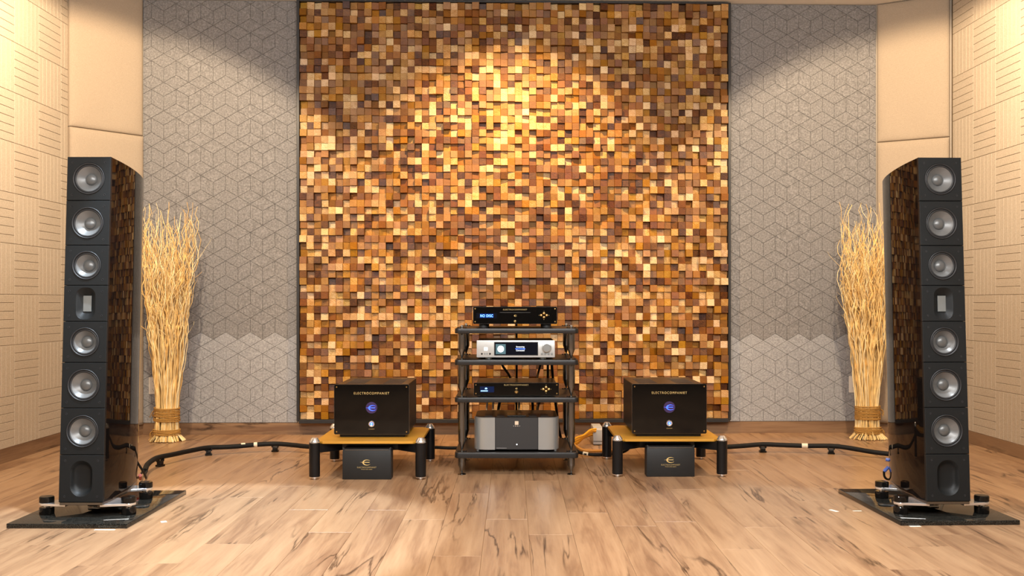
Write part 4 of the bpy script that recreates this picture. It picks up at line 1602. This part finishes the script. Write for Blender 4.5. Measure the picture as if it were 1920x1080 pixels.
# ------------------------------------------------------------------ straw bundles
def bundle(loc, label, seed, lean_x, tie_tails):
    rg = random.Random(seed)
    root = thing('willow_bundle', label, 'dried twigs', loc, 0, 'dried willow bundles')
    prof = [(0.0, 0.122), (0.05, 0.090), (0.12, 0.086), (0.22, 0.082), (0.32, 0.088), (0.5, 0.108), (0.75, 0.135), (1.0, 0.160), (1.3, 0.188), (1.6, 0.205), (1.9, 0.21)]

    def R(z):
        for (a, ra), (b, rb) in zip(prof, prof[1:]):
            if z <= b:
                return ra + (rb - ra) * (z - a) / (b - a)
        return prof[-1][1]
    for i in range(165):
        th = rg.random() * 2 * PI
        rr = math.sqrt(rg.random()) * 0.97
        top = rg.uniform(1.22, 1.60) if rg.random() < 0.86 else rg.uniform(1.58, 1.74)
        n = 30
        pts, rad = [], []
        ph = [rg.random() * 2 * PI for _ in range(6)]
        fr = [rg.uniform(5, 8), rg.uniform(11, 17), rg.uniform(26, 42)]
        drift = rg.uniform(-0.5, 0.5)
        r0 = rg.uniform(0.0040, 0.0064)
        flare = rg.uniform(0.85, 1.25)
        for k in range(n + 1):
            z = top * k / n
            g = min(1.0, max(0.0, (z - 0.3) / 1.0))
            a = th + drift * (z / top) * 0.7
            q = rr * (flare if z < 0.04 else 1.0)
            x = R(z) * q * math.cos(a) + lean_x * z
            y = R(z) * q * math.sin(a) * 0.85
            am_ = 0.003 + 0.019 * g
            x += am_ * (math.sin(fr[0] * z + ph[0]) + 0.6 * math.sin(fr[1] * z + ph[1]) + 0.5 * math.sin(fr[2] * z + ph[4]))
            y += am_ * (math.sin(fr[0] * z + ph[2]) + 0.6 * math.sin(fr[1] * z + ph[3]) + 0.5 * math.sin(fr[2] * z + ph[5]))
            pts.append(Vector((x, y, z + 0.004)))
            rad.append(r0 * (1.15 - 0.85 * (z / top)))
        bm = tube(B(), pts, rad, 5)
        # side twigs
        for _ in range(rg.choice((1, 2, 2, 3))):
            k = rg.randint(int(n * 0.5), n - 3)
            p = pts[k].copy()
            dr = Vector((rg.uniform(-1, 1), rg.uniform(-1, 1), rg.uniform(2.2, 4))).normalized()
            tw = [p]
            for s in range(5):
                dr = (dr + Vector((rg.uniform(-0.5, 0.5), rg.uniform(-0.5, 0.5), 0.15))).normalized()
                p = p + dr * rg.uniform(0.025, 0.045)
                tw.append(p)
            if tw[-1].z < 1.75:
                tube(bm, tw, [rad[k] * 0.75 * (1 - 0.14 * s) for s in range(6)], 4)
        finish(bm, 'twig', rg.choice(('straw', 'straw', 'straw_pale', 'straw_gold')), root, smooth=60)
    for zc, hh, turns, tilt in ((0.068, 0.034, 6, 0.10), (0.195, 0.09, 10, 0.06)):
        bm = B()
        for t in range(turns):
            zz = zc + hh * (t / (turns - 1) - 0.5)
            tl, tp_ = rg.uniform(-tilt, tilt), rg.random() * 6
            ring = []
            for k in range(36):
                a = 2 * PI * k / 36
                rad_ = R(zz) + 0.005 + rg.uniform(-0.001, 0.002)
                ring.append(Vector((rad_ * math.cos(a) + lean_x * zz, rad_ * 0.86 * math.sin(a), zz + tl * R(zz) * math.cos(a + tp_))))
            tube(bm, ring, 0.0042, 5, closed=True)
        tie = finish(bm, 'twine_tie', 'twine', root, smooth=60)
        bm = B()
        for t in range(4):
            s = tie_tails
            p0 = Vector((s * (R(zc) + 0.004), -0.02 + 0.01 * t, zc + hh * 0.3))
            tube(bm, smooth_path([p0, p0 + Vector((s * rg.uniform(0.008, 0.022), -0.012, -0.02)), p0 + Vector((s * rg.uniform(0.0, 0.03), -0.01, -0.045 - 0.015 * rg.random()))], 4), 0.0022, 4)
        finish(bm, 'twine_tail', 'twine', tie, smooth=60)
    return root


bundle((-2.49, 7.06, 0.0), 'tall bundle of curly dried willow twigs tied with twine beside the left speaker', 5, 0.012, -1)
bundle((2.606, 7.17, 0.0), 'tall bundle of curly dried willow twigs tied with twine beside the right speaker', 9, -0.012, 1)


# ------------------------------------------------------------------ wall sockets
def outlet(u, z, label):
    p = wall_pt(u, 0.0155)
    root = thing('wall_outlet', label, 'socket', (p.x, p.y, z), WROT, 'wall sockets')
    pl = finish(prism(B(), round_rect(0.075, 0.128, 0.004, 3), -0.006, 0.0, 'Y', 0.0015, 1), 'cover_plate', 'white_plastic', root)
    for zz in (-0.030, 0.030):
        sk = finish(prism(B(), round_rect(0.034, 0.030, 0.010, 5, 0, zz), -0.0075, -0.005, 'Y'), 'socket', 'white_plastic', root)
        for x in (-0.007, 0.007):
            finish(box(B(), x - 0.0012, x + 0.0012, -0.0078, -0.007, zz - 0.001, zz + 0.008), 'slot', 'slot_dark', sk, smooth=0)
        finish(lathe(B(), [(0.0, -0.0078), (0.0026, -0.0077), (0.0027, -0.007)], 'Y', (0, 0, zz - 0.008), 12), 'earth_hole', 'slot_dark', sk)
    finish(lathe(B(), [(0.0, -0.0072), (0.0025, -0.007), (0.003, -0.006)], 'Y', (0, 0, 0), 12), 'screw', 'brushed_silver', root)
    return root


outlet(-2.702, 0.372, 'white wall socket half hidden behind the left willow bundle')
outlet(2.62, 0.372, 'white wall socket half hidden behind the right willow bundle')


# ------------------------------------------------------------------ cables
def cable(name, pts, r, mat, label, seg=10, sub=7, group=None):
    o = finish(tube(B(), smooth_path(pts, sub), r, seg), name, mat, smooth=60)
    return tag(o, label, 'cable', group)


def riser(x, y, label, h=0.034, rz=0.0):
    root = thing('cable_riser', label, 'cable support', (x, y, 0), rz, 'cable risers')
    finish(box(B(), -0.022, 0.022, -0.02, 0.02, 0.0, 0.012, 0.002), 'foot', 'gloss_black', root)
    finish(box(B(), -0.016, 0.016, -0.014, 0.014, 0.012, h - 0.004, 0.002), 'post', 'satin_black', root)
    finish(prism(B(), [(-0.022, h - 0.005), (0.022, h - 0.005), (0.024, h + 0.014), (0.018, h + 0.014), (0.015, h + 0.001), (-0.015, h + 0.001), (-0.018, h + 0.014), (-0.024, h + 0.014)], -0.012, 0.012, 'Y'),
           'cradle', 'satin_black', root, smooth=0)
    return root


# left speaker cable on three risers
CR = 0.0155
ca = thing('speaker_cable', 'thick black speaker cable lifted on risers from the left stand to the left speaker', 'cable', (0, 0, 0), 0, 'speaker cables')
pl_l = [(-0.98, 6.34, 0.19), (-1.08, 6.36, 0.12), (-1.19, 6.42, 0.060), (-1.33, 6.48, 0.045), (-1.46, 6.54, 0.047), (-1.586, 6.56, 0.053), (-1.72, 6.53, 0.050), (-1.86, 6.47, 0.046),
        (-1.99, 6.40, 0.050), (-2.06, 6.27, 0.050), (-2.115, 6.10, 0.052), (-2.15, 5.93, 0.058), (-2.135, 5.74, 0.052), (-2.10, 5.60, 0.035)]
finish(tube(B(), smooth_path(pl_l, 8), CR, 12), 'jacket', 'cable_black', ca, smooth=60)
for t, (p, q) in enumerate((((-1.775, 6.512, 0.0), (-1.80, 6.502, 0.0)), ((-1.70, 6.535, 0.0), (-1.722, 6.530, 0.0)))):
    a = Vector((p[0], p[1], 0.0515 + (0.0 if t == 1 else -0.001)))
    b = Vector((q[0], q[1], 0.0510 + (0.0 if t == 1 else -0.001)))
    finish(tube(B(), [a, b], CR + 0.0008, 14), 'name_tag', 'label_cream', ca, smooth=60)
riser(-1.586, 6.56, 'small black cable riser under the left speaker cable, nearest the stand', rz=0.0)
riser(-1.985, 6.405, 'small black cable riser under the middle of the left speaker cable', rz=0.3)
riser(-2.145, 5.97, 'small black cable riser under the left speaker cable, nearest the speaker', rz=1.2)
# split leads into the left speaker
for k, (dx, m) in enumerate(((-0.012, 'cable_black'), (0.012, 'cable_black'))):
    base = Vector((-2.10 + dx, 5.60, 0.035))
    finish(tube(B(), smooth_path([base, base + Vector((0.05, -0.16, 0.01)), (-2.005 + dx * 2, 5.30, 0.05), (-1.972 + dx * 2, 5.18, 0.10), (-1.965 + dx, 5.10, 0.17)], 7), 0.006, 8),
           'lead', m, ca, smooth=60)
finish(tube(B(), [(-2.012, 5.30, 0.046), (-1.990, 5.24, 0.075)], 0.009, 10), 'red_sleeve', 'red_plastic', ca, smooth=60)

cb = thing('speaker_cable', 'thick black speaker cable lifted on risers from the right stand to the right speaker', 'cable', (0, 0, 0), 0, 'speaker cables')
pl_r = [(1.08, 6.40, 0.19), (1.16, 6.42, 0.12), (1.27, 6.45, 0.060), (1.40, 6.48, 0.044), (1.53, 6.51, 0.046), (1.672, 6.53, 0.053), (1.80, 6.53, 0.049), (1.95, 6.50, 0.048), (2.105, 6.46, 0.053),
        (2.20, 6.41, 0.048), (2.32, 6.32, 0.036), (2.44, 6.24, 0.030), (2.54, 6.16, 0.030), (2.50, 5.95, 0.035), (2.33, 5.72, 0.04)]
finish(tube(B(), smooth_path(pl_r, 8), CR, 12), 'jacket', 'cable_black', cb, smooth=60)
finish(tube(B(), [(1.925, 6.505, 0.0485), (1.962, 6.497, 0.0485)], CR + 0.0008, 14), 'name_tag', 'label_cream', cb, smooth=60)
riser(1.672, 6.53, 'small black cable riser under the right speaker cable, nearest the stand')
riser(2.105, 6.46, 'small black cable riser under the right speaker cable, nearest the willow bundle', rz=-0.2)
for k, dx in enumerate((-0.012, 0.012)):
    base = Vector((2.33 + dx, 5.72, 0.04))
    finish(tube(B(), smooth_path([base, (2.16 + dx, 5.45, 0.05), (2.06 + dx, 5.24, 0.08), (2.01 + dx, 5.125, 0.15)], 7), 0.006, 8), 'lead', 'cable_black', cb, smooth=60)
for (p, q) in (((1.962, 5.14, 0.176), (1.995, 5.125, 0.170)), ((1.958, 5.15, 0.112), (1.976, 5.14, 0.136))):
    finish(tube(B(), [p, q], 0.009, 10), 'blue_plug', 'blue_plastic', cb, smooth=60)
finish(tube(B(), smooth_path([(1.957, 5.152, 0.110), (1.962, 5.16, 0.085), (1.975, 5.17, 0.070), (2.0, 5.2, 0.06), (2.06, 5.26, 0.05)], 6), 0.006, 8), 'lead', 'cable_black', cb, smooth=60)

# cables behind the rack
yb = RY + 0.50
cable('signal_cable', [(-0.01, 6.11, 0.72), (-0.01, 6.335, 0.70), (-0.07, 6.344, 0.62), (-0.02, 6.35, 0.53), (-0.005, 6.344, 0.49), (-0.005, 6.12, 0.485)], 0.008, 'cable_black',
      'thick black signal cable slanting behind the preamplifier, left of the centre', group='cables behind the rack')
cable('signal_cable', [(0.028, 6.1, 0.91), (0.028, 6.35, 0.90), (0.030, 6.353, 0.72), (0.030, 6.353, 0.50), (0.03, 6.356, 0.2), (0.05, 6.4, 0.012), (0.2, 6.6, 0.010)], 0.007, 'cable_black',
      'black power cable hanging straight down behind the middle of the rack', group='cables behind the rack')
cable('signal_cable', [(0.205, 6.11, 0.73), (0.205, 6.341, 0.71), (0.185, 6.347, 0.60), (0.165, 6.344, 0.52), (0.165, 6.11, 0.50)], 0.007, 'cable_black',
      'leftmost of three black cables dropping behind the right end of the preamplifier', group='cables behind the rack')
cable('signal_cable', [(0.222, 6.11, 0.73), (0.222, 6.344, 0.72), (0.232, 6.35, 0.60), (0.225, 6.353, 0.45), (0.17, 6.35, 0.33), (0.16, 6.1, 0.25)], 0.008, 'cable_black',
      'middle one of three black cables dropping behind the right end of the preamplifier', group='cables behind the rack')
cable('signal_cable', [(0.248, 6.11, 0.73), (0.252, 6.345, 0.72), (0.258, 6.351, 0.60), (0.27, 6.354, 0.45), (0.285, 6.354, 0.33), (0.31, 6.36, 0.15), (0.36, 6.4, 0.012), (0.45, 6.45, 0.012)], 0.009, 'cable_black',
      'rightmost of three black cables dropping behind the right end of the preamplifier', group='cables behind the rack')
cable('signal_cable', [(-0.13, 6.11, 0.49), (-0.135, 6.338, 0.47), (-0.155, 6.344, 0.38), (-0.165, 6.338, 0.30), (-0.16, 6.06, 0.26)], 0.0065, 'cable_silver',
      'left one of two silver cables splayed behind the power amplifier', group='cables behind the rack')
cable('signal_cable', [(-0.106, 6.11, 0.49), (-0.106, 6.337, 0.47), (-0.120, 6.343, 0.38), (-0.125, 6.338, 0.30), (-0.13, 6.06, 0.26)], 0.0065, 'cable_silver',
      'right one of two silver cables splayed behind the power amplifier', group='cables behind the rack')
cable('signal_cable', [(-0.05, 6.11, 0.49), (-0.04, 6.341, 0.46), (-0.075, 6.347, 0.37), (-0.09, 6.338, 0.29), (-0.09, 6.06, 0.24)], 0.0095, 'cable_black',
      'black cable slanting to the left behind the power amplifier', group='cables behind the rack')
cable('signal_cable', [(0.06, 6.11, 0.49), (0.065, 6.338, 0.47), (0.050, 6.345, 0.38), (0.045, 6.338, 0.30), (0.05, 6.06, 0.26)], 0.0075, 'cable_silver',
      'grey blue cable hanging behind the middle of the power amplifier', group='cables behind the rack')
cable('signal_cable', [(0.10, 6.11, 0.49), (0.105, 6.341, 0.46), (0.13, 6.347, 0.37), (0.135, 6.338, 0.29), (0.13, 6.06, 0.24)], 0.009, 'cable_black',
      'black cable slanting to the right behind the power amplifier', group='cables behind the rack')

# low cable between left stand and rack
cable('power_cable', [(-0.62, 6.26, 0.12), (-0.56, 6.34, 0.066), (-0.48, 6.38, 0.055), (-0.38, 6.39, 0.050), (-0.28, 6.38, 0.060), (-0.17, 6.38, 0.13), (-0.12, 6.34, 0.20), (-0.10, 6.10, 0.21)], 0.011, 'cable_black',
      'black power cable sagging between the left stand and the rack')
# grey box on the floor and the yellow leads
gb = thing('distribution_box', 'small grey power distribution box on the floor behind the right stand', 'power box', (0.60, 6.85, 0.0))
finish(box(B(), -0.032, 0.032, 0.0, 0.20, 0.006, 0.128, 0.003, 2), 'case', 'grey_enamel', gb)
finish(box(B(), -0.031, 0.031, -0.001, 0.002, 0.105, 0.122), 'top_strip', 'white_plastic', gb, smooth=0)
finish(box(B(), -0.031, 0.031, -0.001, 0.002, 0.026, 0.030), 'groove', 'slot_dark', gb, smooth=0)
finish(box(B(), -0.025, 0.025, 0.02, 0.18, 0.0, 0.0062), 'base', 'matt_black', gb, smooth=0)
yl = 'yellow cable fanned out beside the grey power box, '
for k, (za, zb_, y_, m, lab) in enumerate(((0.085, 0.118, 6.80, 'cable_yellow', yl + 'topmost strand'), (0.070, 0.100, 6.83, 'cable_yellow', yl + 'second strand from the top'),
                                           (0.055, 0.085, 6.87, 'cable_yellow', yl + 'third strand from the top'), (0.045, 0.065, 6.91, 'cable_yellow', yl + 'lowest of the curved strands'))):
    cable('mains_cable', [(0.585, y_ + 0.02, zb_), (0.54, y_ - 0.02, zb_ - 0.003), (0.49, y_ - 0.10, za + 0.006), (0.44, y_ - 0.17, za - 0.008 * k), (0.40, y_ - 0.22, za - 0.02), (0.34, y_ - 0.25, 0.03), (0.25, y_ - 0.26, 0.012)],
          0.0075, m, lab, group='yellow mains cables')
cable('mains_cable', [(0.40, 6.55, 0.060), (0.43, 6.52, 0.040), (0.47, 6.50, 0.020), (0.54, 6.50, 0.014), (0.62, 6.52, 0.012), (0.75, 6.55, 0.012)], 0.010, 'cable_orange',
      'orange brown cable lying on the floor between the rack and the right stand')
bc = thing('power_cable', 'black power cable with a cream name tag between the rack and the right stand', 'cable')
finish(tube(B(), smooth_path([(0.37, 6.42, 0.085), (0.40, 6.40, 0.050), (0.44, 6.36, 0.026), (0.50, 6.33, 0.018), (0.56, 6.33, 0.015), (0.64, 6.36, 0.015), (0.74, 6.40, 0.03), (0.80, 6.36, 0.1)], 7), 0.011, 10), 'jacket', 'cable_black', bc, smooth=60)
finish(tube(B(), [(0.462, 6.347, 0.0222), (0.495, 6.332, 0.0185)], 0.0122, 12), 'name_tag', 'label_cream', bc, smooth=60)

# ------------------------------------------------------------------ tape marks on the floor
for (x, y, w_, l_, rz, lab) in ((1.545, 4.70, 0.020, 0.05, 0.45, 'small slanted white tape mark on the floor left of the right speaker slab'),
                                (1.655, 4.695, 0.042, 0.012, 0.03, 'small straight white tape mark on the floor beside the right speaker slab'),
                                (1.80, 4.372, 0.05, 0.018, 0.02, 'thin white tape strip just in front of the right speaker slab'),
                                (-1.587, 4.462, 0.025, 0.03, 0.5, 'small white tape mark on the floor right of the left speaker slab'),
                                (-1.79, 4.305, 0.09, 0.016, -0.02, 'thin white tape strip just in front of the left speaker slab')):
    o = finish(box(B(), -w_ / 2, w_ / 2, -l_ / 2, l_ / 2, 0.0002, 0.0008), 'tape_mark', 'masking_tape', smooth=0, loc=(x, y, 0))
    o.rotation_euler = (0, 0, rz)
    tag(o, lab, 'tape', 'tape marks')
